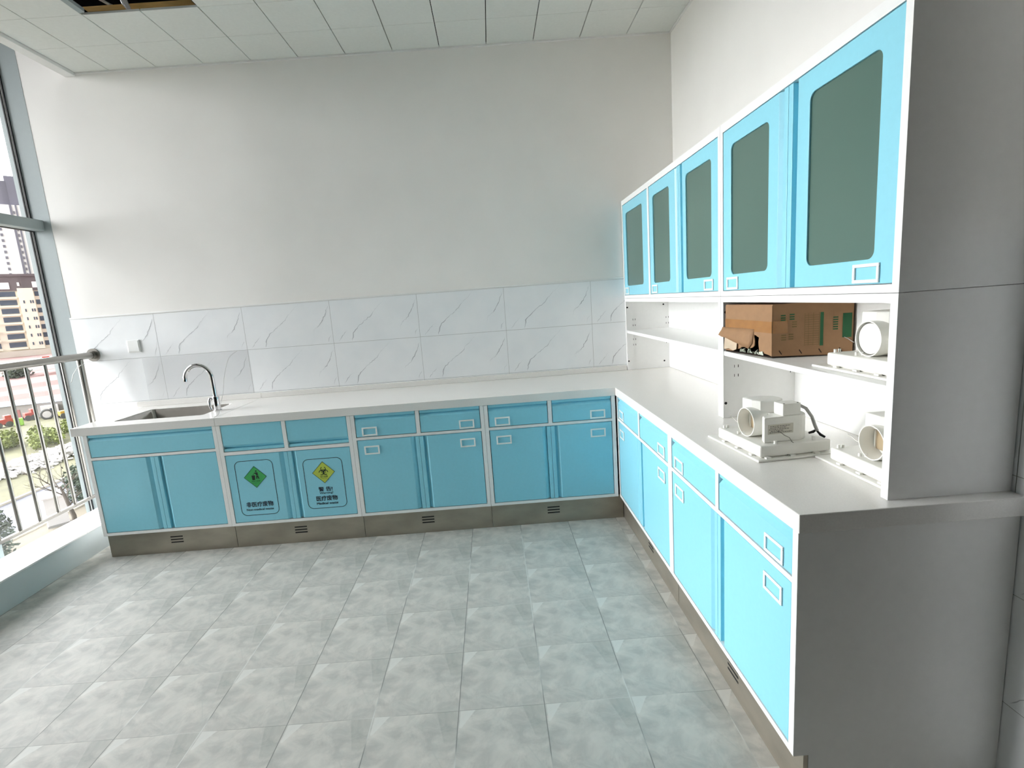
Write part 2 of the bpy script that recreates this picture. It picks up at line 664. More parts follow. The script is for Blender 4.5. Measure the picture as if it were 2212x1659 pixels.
def build_room():
    fl = B()
    fl.add([(-4.30, YF, 0), (0.12, YF, 0), (0.12, 0.12, 0), (-4.30, 0.12, 0)], [(0, 1, 2, 3)])
    fl2 = B()
    fl2.box(-3.86, 0.12, YF, 0.12, -0.15, 0.0)
    f = fl2.build('floor', M_FLOOR)
    struct(f)
    # back wall with its marble-print tiling
    wb = B().box(-4.30, 0.12, 0.0, 0.14, -0.15, ZS).build('wall_back', M_PLASTER)
    struct(wb)
    wr = B().box(0.0, 0.14, -2.66, 0.0, -0.15, ZS, 0).box(0.0, 0.14, YF, -2.66, -0.15, ZS, 1).build('wall_right', [M_PLASTER, M_REAR])  # rear stretch greyed to cut bounce onto the cabinet end
    struct(wr)
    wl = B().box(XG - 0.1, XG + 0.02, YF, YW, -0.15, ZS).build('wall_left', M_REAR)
    struct(wl)
    # added unseen wing and eave outside, blocking oblique and high sky light
    wo = B().box(-6.9, -4.40, -2.95, YW - 0.02, -3.0, ZS + 0.4).build('outer_light_blocker', M_REAR)
    struct(wo)
    ev = B().box(-6.1, -4.42, YW - 0.02, 1.5, ZS + 0.02, ZS + 0.3).build('eave_light_blocker', M_REAR)
    struct(ev)
    wf = B().box(-4.40, 0.14, YF - 0.14, YF, -0.15, ZS).build('wall_front_blocker', M_DIM)  # added dark wall, keeps the near cabinet ends dark
    struct(wf)
    tiles_back(wb)
    tiles_right(wr)
    # capping strip on the tiles
    tr = B()
    tr.box(-4.154, -0.345, -0.016, 0.0, 1.4543, 1.466)
    struct(tr.build('trim_1', M_TRIMW, bevel=0.003))


TILE_COL = (0.90, 0.915, 0.925)


def vein(b, cols, pts, w, col, org, ux, uy, nrm, clip):
    """a soft-edged printed vein: strip of three vertices across"""
    fine = []
    for i in range(len(pts) - 1):
        (x0, y0), (x1, y1) = pts[i], pts[i + 1]
        L = math.hypot(x1 - x0, y1 - y0)
        n = max(2, int(L / 0.012))
        for k in range(n):
            t = k / n
            j = 0.0032
            fine.append((x0 + (x1 - x0) * t + random.uniform(-j, j), y0 + (y1 - y0) * t + random.uniform(-j, j), i + t))
    fine.append((pts[-1][0], pts[-1][1], len(pts) - 1))
    base = len(b.v)
    n = len(fine)
    vs, cs = [], []
    for i, (x, y, t) in enumerate(fine):
        a, c = fine[max(0, i - 1)], fine[min(n - 1, i + 1)]
        dx, dy = c[0] - a[0], c[1] - a[1]
        L = math.hypot(dx, dy) or 1
        px, py = -dy / L, dx / L
        k = int(t)
        fr = t - k
        ww = w[min(k, len(w) - 1)] * (1 - fr) + w[min(k + 1, len(w) - 1)] * fr
        ww *= random.uniform(0.45, 1.05)
        for s in (-1, 0, 1):
            X, Y = x + px * ww * s * 0.5, y + py * ww * s * 0.5
            X = min(max(X, clip[0]), clip[1])
            Y = min(max(Y, clip[2]), clip[3])
            vs.append(tuple(org[q] + ux[q] * X + uy[q] * Y + nrm[q] * 0.0006 for q in range(3)))
            if s == 0:
                st = min(1.0, ww / 0.0032) * (1.0 if 0 < i < n - 1 else 0.1)
                cs.append(tuple(TILE_COL[q] * (1 - st) + col[q] * st for q in range(3)))
            else:
                cs.append(TILE_COL)
    fs = []
    for i in range(n - 1):
        for s in (0, 1):
            a = i * 3 + s
            fs.append((a, a + 1, a + 4, a + 3))
    b.add(vs, fs)
    cols += cs


def tile(b, cols, org, ux, uy, nrm, w, h, x_off=0.0, top_cut=0.0, full=(0.6, 0.3)):
    g = 0.0009
    vs = []
    for X, Y in ((g, g), (w - g, g), (w - g, h - g), (g, h - g)):
        vs.append(tuple(org[q] + ux[q] * X + uy[q] * Y for q in range(3)))
    b.add(vs, [(0, 1, 2, 3)])
    cols += [TILE_COL] * 4
    W, H = full
    grey = (0.36, 0.37, 0.39)
    pale = (0.56, 0.57, 0.59)

    def q(pts):
        return [((u * W) - x_off, (v * H) - top_cut) for u, v in pts]
    cl = (g, w - g, g, h - g)
    veins = [
        (q([(0.66, 0.02), (0.60, 0.14), (0.505, 0.31), (0.475, 0.40), (0.34, 0.59), (0.265, 0.72), (0.235, 0.80), (0.215, 0.98)]),
         [0.001, 0.002, 0.003, 0.005, 0.004, 0.008, 0.011, 0.005], grey),
        (q([(0.985, 0.12), (0.93, 0.36), (0.885, 0.50), (0.86, 0.56), (0.77, 0.70)]), [0.002, 0.007, 0.009, 0.004, 0.001], grey),
        (q([(0.18, 0.70), (0.11, 0.84), (0.06, 0.97)]), [0.001, 0.005, 0.003], grey),
        (q([(0.86, 0.55), (0.80, 0.64), (0.78, 0.80)]), [0.001, 0.003, 0.001], pale),
        (q([(0.985, 0.78), (0.955, 0.86), (0.94, 0.97)]), [0.002, 0.004, 0.002], grey),
    ]
    for pts, ww, c in veins:
        # keep what falls on this piece of tile
        keep = [p for p in pts if -0.005 < p[0] < w + 0.005 and -0.005 < p[1] < h + 0.005]
        if len(keep) >= 2:
            i0 = pts.index(keep[0])
            vein(b, cols, keep, ww[i0:], c, org, ux, uy, nrm, cl)


def tiles_back(wall):
    b, cols = B(), []
    yf = -0.012
    # grout bed
    bed = B().box(-4.154, 0.0, -0.0105, 0.0, 0.0, 1.4543)
    bed.build('tile_grout', M_GROUT, wall)
    rows = [(1.4543, 1.1606, 0.006), (1.1606, 0.8606, 0.0), (0.8606, 0.5606, 0.0), (0.5606, 0.2606, 0.0), (0.2606, 0.0, 0.0)]
    xs = [0.0, -0.5906]
    while xs[-1] > -4.154:
        xs.append(xs[-1] - 0.6)
    for z1, z0, cut in rows:
        for i in range(len(xs) - 1):
            xr, xl = xs[i], xs[i + 1]
            off = 0.0
            if xl < -4.154:
                off = -4.154 - xl
                xl = -4.154
            tile(b, cols, (xl, yf, z1), (1, 0, 0), (0, 0, -1), (0, -1, 0), xr - xl, z1 - z0, off, cut)
    b.build('tile_cladding', M_MARBLE, wall, colors=cols)


def tiles_right(wall):
    b, cols = B(), []
    B().box(-0.0485, 0.0, -2.66, -0.0125, 0.0, 1.4543).build('tile_backing', M_GROUT, wall)
    rows = [(1.4543, 1.1606, 0.006), (1.1606, 0.8606, 0.0), (0.8606, 0.5606, 0.0), (0.5606, 0.2606, 0.0), (0.2606, 0.0, 0.0)]
    y = -0.0125
    while y > -2.65:
        y2 = max(-2.66, y - 0.6)
        for z1, z0, cut in rows:
            tile(b, cols, (-0.05, y, z1), (0, -1, 0), (0, 0, -1), (-1, 0, 0), y - y2, z1 - z0, 0.0, cut)
        y = y2
    b.build('tile_cladding', M_MARBLE, wall, colors=cols)


def build_ceiling():
    xs0, pitch = -0.2889, 0.30
    xl = -3.806
    cuts_x = [0.0, xs0]
    while cuts_x[-1] - pitch > xl:
        cuts_x.append(cuts_x[-1] - pitch)
    cuts_x.append(xl)
    ys = [0.0]
    while ys[-1] > YF:
        ys.append(max(YF, ys[-1] - pitch))
    b = B()
    for i in range(len(cuts_x) - 1):
        for j in range(len(ys) - 1):
            x1, x0, y1, y0 = cuts_x[i], cuts_x[i + 1], ys[j], ys[j + 1]
            if -3.31 < x0 and x1 < -2.67 and j in (2, 3):
                continue
            gx, gy = 0.0024, 0.0007
            b.box(x0 + gx, x1 - gx, y0 + gy, y1 - gy, HC, HC + 0.012)
    c = b.build('ceiling', M_CEIL, bevel=0.0012, seg=1)
    struct(c)
    # slab, plus dark sheets that paint the void above the tiles black
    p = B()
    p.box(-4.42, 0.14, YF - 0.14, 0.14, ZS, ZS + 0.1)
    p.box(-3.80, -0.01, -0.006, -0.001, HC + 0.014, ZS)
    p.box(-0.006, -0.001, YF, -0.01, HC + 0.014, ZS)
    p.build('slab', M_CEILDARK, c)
    g = B()
    for x in cuts_x[1:-1]:
        if abs(x + 2.989) < 0.02:
            g.box(x - 0.012, x + 0.012, -0.46, 0.0, HC + 0.0135, HC + 0.03)
            g.box(x - 0.012, x + 0.012, YF, -1.21, HC + 0.0135, HC + 0.03)
        else:
            g.box(x - 0.012, x + 0.012, YF, 0.0, HC + 0.0135, HC + 0.03)
    g.build('grid_rail', M_CEILDARK, c)
    # angle strip and upstand along the window side
    e = B()
    e.box(-3.872, -3.806, YF, 0.0, HC - 0.020, HC + 0.002)
    e.box(-3.872, -3.858, YF, 0.0, HC + 0.002, HC + 0.06)
    struct(e.build('trim_2', M_TRIMW, bevel=0.002))
    e2 = B()
    e2.box(-3.806, 0.0, -0.010, 0.0, HC - 0.010, HC - 0.0005)
    e2.box(-0.010, 0.0, YF, -0.010, HC - 0.010, HC - 0.0005)
    struct(e2.build('trim_3', M_TRIMW))
    # bent runner on the left side of the open bay
    t = B()
    t.prism([(-3.289, HC - 0.001), (-3.262, HC + 0.004), (-3.262, HC + 0.022), (-3.268, HC + 0.022), (-3.270, HC + 0.008), (-3.289, HC + 0.004)], 1, -1.19, -0.615)
    t.build('runner', M_JAMB, c)
    # things up in the open bay
    tb = B().box(-3.335, -2.66, -0.53, -0.485, 3.038, 3.066).build('timber_batten', M_TIMBER, bevel=0.003)
    tag(tb, 'long tan timber batten lying across the open ceiling bay', 'batten')
    pl = B()
    xs = [-3.112, -3.104, -3.096, -3.087, -3.078]
    zt = 3.13
    top = [(x, -0.59 + 0.012 * math.sin(i * 2.1), zt) for i, x in enumerate(xs)]
    mid = [(x + 0.006, -0.556 + 0.01 * math.sin(i * 1.7 + 1), 3.055) for i, x in enumerate(xs)]
    low = [(x * 0.3 + -3.10 * 0.7 + 0.03, -0.560 + 0.006 * i, 3.012 + 0.006 * (i % 2)) for i, x in enumerate(xs)]
    v = top + mid + low
    f = []
    for r in range(2):
        for i in range(4):
            f.append((r * 5 + i, r * 5 + i + 1, r * 5 + i + 6, r * 5 + i + 5))
    pl.add(v, f)
    o = pl.build('plastic_strip', M_PLBAG, smooth=True)
    md = o.modifiers.new('thick', 'SOLIDIFY')
    md.thickness = 0.0015
    tag(o, 'crumpled clear plastic strip hanging over the timber batten', 'plastic strip')
    dk = B()
    dk.cyl((-2.98, -1.10, 3.17), (-2.86, -0.56, 3.125), 0.045, 20)
    dk = dk.build('pipe', M_TRIMW, smooth=True)
    tag(dk, 'short white round pipe above the open ceiling bay, near its right end', 'pipe')
    cb = B()
    cb.tube([(-3.42, -0.95, 3.32), (-3.36, -0.82, 3.25), (-3.29, -0.66, 3.16), (-3.235, -0.56, 3.095), (-3.19, -0.51, 3.0745), (-3.13, -0.40, 3.0735)], 0.0075, 10)
    cb = cb.build('cable', M_SWITCH, smooth=True)
    tag(cb, 'pale cable curving down onto the timber batten above the ceiling', 'cable')


def build_window():
    wn = bpy.data.objects.new('window_1', None)
    COL.objects.link(wn)
    struct(wn)
    # column cover that closes the window against the back wall
    j = B()
    j.box(-4.272, -4.154, -0.0012, 0.0, 0.0, ZS)
    j.box(-4.330, -4.302, -0.004, 0.14, -1.2, ZS)
    j.build('jamb', M_JAMB, wn)
    # gasket lines beside the jamb
    g = B()
    g.box(-4.279, -4.272, -0.009, 0.0, -1.0, ZS)
    g.box(-4.296, -4.289, -0.012, 0.0, -1.0, ZS)
    g.build('gasket', M_RUBBER, wn)
    g2 = B().box(-4.290, -4.278, -0.006, 0.0, -1.0, ZS)
    g2.build('frame', M_TRIMW, wn)
    gl = B().box(XG - 0.026, XG - 0.016, YW, -0.002, -1.0, ZS)
    gl.build('glass', M_GLASS, wn)
    # transom and mullions
    for z0, z1 in ((2.046, 2.112),):
        t = B().box(-4.262, -4.197, YW, -0.004, z0, z1)
        t.build('transom', M_JAMB, wn, bevel=0.003)
        gg = B().box(-4.284, -4.262, YW, -0.005, z0 - 0.003, z1 - 0.004)
        gg.build('transom_gasket', M_RUBBER, wn)
    for y in (-0.80,):
        m = B().box(-4.272, -4.19, y - 0.03, y + 0.03, -1.0, ZS)
        m.build('mullion', M_JAMB, wn, bevel=0.003)
        m = B().box(-4.288, -4.272, y - 0.022, y + 0.022, -1.0, ZS)
        m.build('mullion_gasket', M_RUBBER, wn)
    # kerb below the window
    k = B()
    k.box(-4.095, -3.852, YF, 0.0, -0.15, 0.156)
    kk = k.build('trim_4', M_KERB)
    struct(kk)
    s = B()
    y = 0.0
    while y > YF:
        y2 = max(YF, y - 0.6)
        s.box(-4.100, -3.842, y2 + 0.0008, y - 0.0008, 0.156, 0.166)
        y = y2
    s.build('sill', M_KERBTOP, kk, bevel=0.002)


def build_railing():
    x = -4.04
    r = thing('balcony_railing', 'brushed stainless steel railing standing on the white window sill', 'railing', (x, 0, 0.166))
    y0 = YW + 0.05
    tp = B()
    tp.cyl((0, -0.010, 1.205 - 0.166), (0, y0, 1.205 - 0.166), 0.0225, 24)
    tp.build('top_rail', M_STEEL, r, smooth=True)
    fl = B()
    fl.cyl((0, -0.022, 1.205 - 0.166), (0, -0.0125, 1.205 - 0.166), 0.044, 28)
    fl.cyl((0, -0.045, 1.205 - 0.166), (0, -0.020, 1.205 - 0.166), 0.027, 24)
    fl.build('wall_flange', M_STEEL, r, smooth=True)
    br = B().box(-0.011, 0.011, y0, -0.125, 0.266 - 0.166, 0.286 - 0.166)
    br.build('bottom_rail', M_STEEL, r, bevel=0.003)
    p = B().cyl((0, -0.142, 0.0), (0, -0.142, 1.186 - 0.166), 0.019, 18)
    p.build('post', M_STEEL, r, smooth=True)
    y = -0.283
    while y > y0:
        b = B().cyl((0, y, 0.284 - 0.166), (0, y, 1.186 - 0.166), 0.0095, 14)
        b.build('baluster', M_STEEL, r, smooth=True)
        y -= 0.128
    for yy in (-1.35,):
        q = B().cyl((0, yy, 0.0), (0, yy, 1.186 - 0.166), 0.019, 18)
        q.build('post', M_STEEL, r, smooth=True)
    zt = B()
    zt.tube([(-4.005, -0.150, 1.150), (-4.018, -0.142, 1.158), (-4.024, -0.19, 1.140), (-4.02, -0.24, 1.10), (-4.016, -0.275, 1.05)], 0.0022, 8)
    o = zt.build('cable_tie', M_TRIMW, smooth=True)
    tag(o, 'thin white plastic tie dangling from the railing post by the wall', 'cable tie')


# ------------------------------------------------------------------ cabinets
# local axes of a cabinet: x to the right along its front, y into the wall, z up. Front plane y = 0.
ZB, ZD0, ZD1, ZR0, ZR1 = 0.149, 0.169, 0.617, 0.639, 0.771
FR = 0.0015      # panel face behind the frame face


def slot_h(b, x0, x1, z0, z1, groove, f=FR, slope=0.026, lip=0.022, depth=0.018, back=0.026, hole=None):
    """door panel; groove 'R'/'L' = finger channel on that edge"""
    g0, g1 = x0, x1
    if groove == 'R':
        xs = x1 - lip - slope
        poly = [(xs, f), (xs + slope, f + depth), (xs + slope, f), (x1, f), (x1, back), (xs, back)]
        g1 = xs
    elif groove == 'L':
        xs = x0 + lip + slope
        poly = [(xs, f), (xs, back), (x0, back), (x0, f), (x0 + lip, f), (x0 + lip, f + depth)]
        g0 = xs
    if groove in ('L', 'R'):
        b.prism(poly, 2, z0, z1)
    if hole:
        b.ring_plate((g0, g1, z0, z1), hole, 1, f, back)
    else:
        b.box(g0, g1, f, back, z0, z1)


def slot_v(b, x0, x1, z0, z1, groove, f=FR, slope=0.022, lip=0.016, depth=0.018, back=0.026):
    if groove == 'T':
        zs = z1 - lip - slope
        poly = [(f, z0), (back, z0), (back, z1), (f + 0.002, z1), (f + 0.002, z1 - lip), (f + depth, z1 - lip), (f, zs)]
    else:
        zs = z0 + lip + slope
        poly = [(f, zs), (f + depth, z0 + lip), (f + 0.002, z0 + lip), (f + 0.002, z0), (back, z0), (back, z1), (f, z1)]
    b.prism(poly, 0, x0, x1)


def holder(parent, x, z, w=0.089, h=0.052):
    b = B()
    y0, y1 = FR - 0.0045, FR
    t = 0.0085
    b.box(x, x + w, y0, y1, z, z + t)
    b.box(x, x + w, y0, y1, z + h - t, z + h)
    b.box(x, x + t, y0, y1, z + t, z + h - t)
    b.box(x + w - t, x + w, y0, y1, z + t, z + h - t)
    o = b.build('label_holder', M_FRAME, parent, bevel=0.0012, seg=1)
    o['label'] = 'white label holder frame'
    return o


def carcass(root, W, D, zb, zt, bars, core_top=None, right_panel=False):
    b = B()
    for x0, x1, z0, z1 in bars:
        b.box(x0, x1, 0.0, 0.028, z0, z1, 0)
    b.box(0.0, W, 0.028, D, zb, core_top or zt, 1)
    # outer skins stay white
    b.box(-0.0003, 0.0, 0.028, D, zb, zt, 0)
    b.box(W, W + 0.0003, 0.028, D, zb, zt, 0)
    if right_panel:
        b.box(W - 0.0004, W + 0.0006, 0.0006, D, zb, zt, 0)
        b.box(W - 0.018, W + 0.0006, 0.0405, D, 0.0, zb, 0)
    o = b.build('carcass', [M_FRAME, M_CORE], root)
    o['label'] = 'white steel frame and body'
    return o


def toe_kick(root, W, vx, zb=ZB, e0=0.0, e1=0.0):
    k = B().box(0.0005 - e0, W - 0.0005 + e1, 0.028, 0.040, 0.0005, zb)
    o = k.build('toe_kick', M_KICK, root)
    o['label'] = 'stainless steel toe kick'
    v = B()
    for i in range(3):
        z = 0.062 + i * 0.0175
        v.box(vx, vx + 0.075, 0.0272, 0.029, z, z + 0.0078)
    v.build('vent', M_BLACK, o, bevel=0.0018)


def front(name, b, root):
    o = b.build(name, M_CYAN, root, bevel=0.0016)
    o['label'] = 'light blue ' + name.replace('_', ' ')
    return o


G = 0.0034   # gap round a panel


def base_unit(x0, x1, label, style, origin, rz, depth, kick_vent, dz=0.0, right_panel=False, ext=(0.0, 0.0)):
    """style: 'sink', 'bin', 'store'"""
    W = x1 - x0 - 0.0016
    root = thing('base_cabinet', label, 'cabinet', origin, rz, 'light blue base cabinets under the worktop')
    zr0, zr1, zd0, zd1 = ZR0 + dz, ZR1, ZD0 + dz * 0.3, ZD1 + dz
    if style == 'bin':
        zr0, zd1 = 0.612, 0.586
    sw = 0.0215
    bars = [(0, sw, ZB, ZR1), (W - sw, W, ZB, ZR1), (sw, W - sw, ZB, zd0 - G), (sw, W - sw, zd1 + G, zr0 - G)]
    mid = W / 2
    if style != 'sink':
        bars.append((mid - 0.011, mid + 0.011, zr0 - G, ZR1))
    carcass(root, W, depth, ZB, ZR1, bars, 0.60 if style == 'sink' else None, right_panel)
    toe_kick(root, W, kick_vent, e0=ext[0], e1=ext[1])
    # fronts
    a0, a1 = sw + G, W - sw - G
    if style == 'sink':
        b = B()
        slot_v(b, a0, a1, zr0, zr1, 'T')
        front('drawer_front', b, root)
    else:
        for i, (q0, q1) in enumerate(((a0, mid - 0.011 - G), (mid + 0.011 + G, a1))):
            b = B()
            slot_v(b, q0, q1, zr0, zr1, 'B' if style == 'bin' else 'T')
            dr = front('drawer', b, root)
            if style == 'store':
                holder(dr, q0 + 0.035 if i == 0 else q1 - 0.035 - 0.089, zr0 + 0.004)
    doors = []
    for i, (q0, q1) in enumerate(((a0, mid - 0.0008), (mid + 0.0008, a1))):
        b = B()
        slot_h(b, q0, q1, zd0, zd1, 'R' if i == 0 else 'L')
        d = front('door', b, root)
        doors.append(d)
        if style == 'store':
            holder(d, q0 + 0.037 if i == 0 else q1 - 0.037 - 0.089, zd1 - 0.035 - 0.052)
    return root, doors, (a0, a1, mid, zd0, zd1)


def rounded_outline(x0, x1, z0, z1, r, t, y):
    """thin rounded rectangle line in the x/z plane"""
    k = 8

    def loop(x0, x1, z0, z1, r):
        pts = []
        for cx, cz, t0 in ((x1 - r, z1 - r, 0), (x0 + r, z1 - r, pi / 2), (x0 + r, z0 + r, pi), (x1 - r, z0 + r, 1.5 * pi)):
            pts += [(cx + r * math.cos(t0 + i * pi / 2 / k), cz + r * math.sin(t0 + i * pi / 2 / k)) for i in range(k + 1)]
        return pts
    o, n = loop(x0, x1, z0, z1, r), loop(x0 + t, x1 - t, z0 + t, z1 - t, r - t)
    m = len(o)
    b = B()
    v = [(p[0], y, p[1]) for p in o] + [(p[0], y, p[1]) for p in n] + [(p[0], y + 0.0006, p[1]) for p in o] + [(p[0], y + 0.0006, p[1]) for p in n]
    f = []
    for i in range(m):
        j = (i + 1) % m
        f += [(i, j, m + j, m + i), (i, j, 2 * m + j, 2 * m + i), (m + i, m + j, 3 * m + j, 3 * m + i)]
    b.add(v, f)
    return b


def diamond(door, cx, cz, r, m):
    y = FR - 0.0006
    b = B()
    b.prism([(cx, cz - r), (cx + r, cz), (cx, cz + r), (cx - r, cz)], 1, y, FR + 0.001)
    o = b.build('sign_diamond', m, door)
    e = B()
    for s, rr in ((0, r), ):
        q = rr - 0.003
        pts_o = [(cx, cz - rr), (cx + rr, cz), (cx, cz + rr), (cx - rr, cz)]
        pts_i = [(cx, cz - q), (cx + q, cz), (cx, cz + q), (cx - q, cz)]
        v = [(p[0], y - 0.0004, p[1]) for p in pts_o + pts_i]
        e.add(v, [(i, (i + 1) % 4, 4 + (i + 1) % 4, 4 + i) for i in range(4)])
    e.build('sign_edge', M_INK, door)


def arc_strip(b, cx, cz, r0, r1, t0, t1, y, n=28):
    v, f = [], []
    for i in range(n + 1):
        t = t0 + (t1 - t0) * i / n
        v += [(cx + r0 * math.cos(t), y, cz + r0 * math.sin(t)), (cx + r1 * math.cos(t), y, cz + r1 * math.sin(t))]
    for i in range(n):
        f.append((2 * i, 2 * i + 1, 2 * i + 3, 2 * i + 2))
    b.add(v, f)


def bin_signs(doors):
    L, R = doors
    y = FR - 0.0005
    # left door: non-medical waste. local x = world x + 2.9362
    X = lambda wx: wx + 2.9362
    rounded_outline(X(-2.868), X(-2.642), 0.208, 0.549, 0.034, 0.0032, y).build('sign_border', M_INK, L)
    diamond(L, X(-2.755), 0.446, 0.0672, M_GREEN)
    ys = FR - 0.0012
    p = B()
    cx, cz = X(-2.755), 0.446
    # thrown-rubbish pictogram: head, body with outstretched arm, legs, bin
    v = []
    n = 14
    hx, hz, hr = cx + 0.0085, cz + 0.036, 0.0052
    p.add([(hx + hr * math.cos(2 * pi * i / n), ys, hz + hr * 0.9 * math.sin(2 * pi * i / n)) for i in range(n)], [tuple(range(n))])
    p.add([(cx + q[0], ys, cz + q[1]) for q in [(0.0035, 0.028), (0.0165, 0.028), (0.0185, 0.010), (0.0065, 0.010), (0.004, 0.020), (-0.006, 0.0245), (-0.0075, 0.021)]], [tuple(range(7))])
    p.add([(cx + q[0], ys, cz + q[1]) for q in [(0.0065, 0.008), (0.0175, 0.008), (0.0235, -0.012), (0.0185, -0.012), (0.0125, 0.001), (0.0105, -0.012), (0.0055, -0.012)]], [tuple(range(7))])
    p.add([(cx + q[0], ys, cz + q[1]) for q in [(-0.021, 0.010), (-0.0005, 0.010), (-0.003, -0.018), (-0.0185, -0.018)]], [(0, 1, 2, 3)])
    p.add([(cx + q[0], ys, cz + q[1]) for q in [(-0.0125, 0.0165), (-0.009, 0.018), (-0.007, 0.014), (-0.011, 0.0125)]], [(0, 1, 2, 3)])
    p.build('sign_symbol', M_SYMB, L)
    text_mesh('sign_caption', '非医疗废物', 0.0115, M_SYMB, L, (cx, ys, cz - 0.0265), 0.052, 0.00025)
    text_mesh('sign_caption', 'Non-medical waste', 0.0055, M_SYMB, L, (cx, ys, cz - 0.0375), 0.046, 0.0001)
    text_mesh('lettering', '非医疗废物', 0.0335, M_INK, L, (X(-2.753), ys, 0.274), 0.158, 0.0009)
    text_mesh('lettering', 'Non-medical waste', 0.0185, M_INK, L, (X(-2.755), ys, 0.244), 0.160, 0.0005)
    # right door: medical waste
    rounded_outline(X(-2.468), X(-2.234), 0.219, 0.529, 0.034, 0.0032, y).build('sign_border', M_INK, R)
    diamond(R, X(-2.351), 0.442, 0.0672, M_YELLOW)
    p = B()
    cx, cz = X(-2.351), 0.449
    for a in (90, 210, 330):
        t = math.radians(a)
        px, pz = cx + 0.0135 * math.cos(t), cz + 0.0135 * math.sin(t)
        arc_strip(p, px, pz, 0.0120, 0.0160, t + 0.55 - pi + pi, t - 0.55 + 2 * pi, ys)
    arc_strip(p, cx, cz, 0.0118, 0.0140, 0, 2 * pi, ys - 0.0002)
    arc_strip(p, cx, cz, 0.0, 0.0036, 0, 2 * pi, ys - 0.0002, 14)
    p.build('sign_symbol', M_SYMB, R)
    text_mesh('sign_caption', '医疗废物', 0.0115, M_SYMB, R, (cx, ys, cz - 0.0335), 0.042, 0.00025)
    text_mesh('sign_caption', 'Medical waste', 0.005, M_SYMB, R, (cx, ys, cz - 0.0425), 0.032, 0.0001)
    text_mesh('lettering', '警 告!', 0.030, M_INK, R, (X(-2.352), ys, 0.337), 0.082, 0.0009)
    text_mesh('lettering', 'Warning!', 0.0165, M_INK, R, (X(-2.350), ys, 0.3145), 0.080, 0.0004)
    text_mesh('lettering', '医疗废物', 0.0335, M_INK, R, (X(-2.351), ys, 0.279), 0.125, 0.0009)
    text_mesh('lettering', 'Medical waste', 0.0205, M_INK, R, (X(-2.351), ys, 0.2495), 0.127, 0.0005)


YB = -0.649     # front plane of the back run
XE = -0.592     # front plane of the right run


def build_base_cabinets():
    D = 0.63
    xs = [-3.708, -2.937, -2.156, -1.374, -0.600]
    base_unit(xs[0], xs[1], 'light blue base cabinet under the steel sink, by the window', 'sink', (xs[0] + 0.0008, YB, 0), 0, D, 0.372)
    r, doors, q = base_unit(xs[1], xs[2], 'light blue base cabinet with green and yellow waste signs on its doors', 'bin', (xs[1] + 0.0008, YB, 0), 0, D, 0.356)
    bin_signs(doors)
    base_unit(xs[2], xs[3], 'light blue base cabinet right of the one with waste signs', 'store', (xs[2] + 0.0008, YB, 0), 0, D, 0.352)
    base_unit(xs[3], xs[4], 'light blue base cabinet of the back row, ending at the inner corner', 'store', (xs[3] + 0.0008, YB, 0), 0, D, 0.340, ext=(0.0, 0.034))
    dz = 0.006
    rz = -pi / 2
    D2 = -0.052 - XE
    base_unit(0.650, 1.542, 'light blue base cabinet of the right row, beside the inner corner', 'store', (XE, -0.6508, 0), rz, D2, 0.470, dz, ext=(0.029, 0.0))
    base_unit(1.542, 2.432, 'light blue base cabinet of the right row, nearest the viewer, with bare grey end', 'store', (XE, -1.5428, 0), rz, D2, 0.462, dz, True)


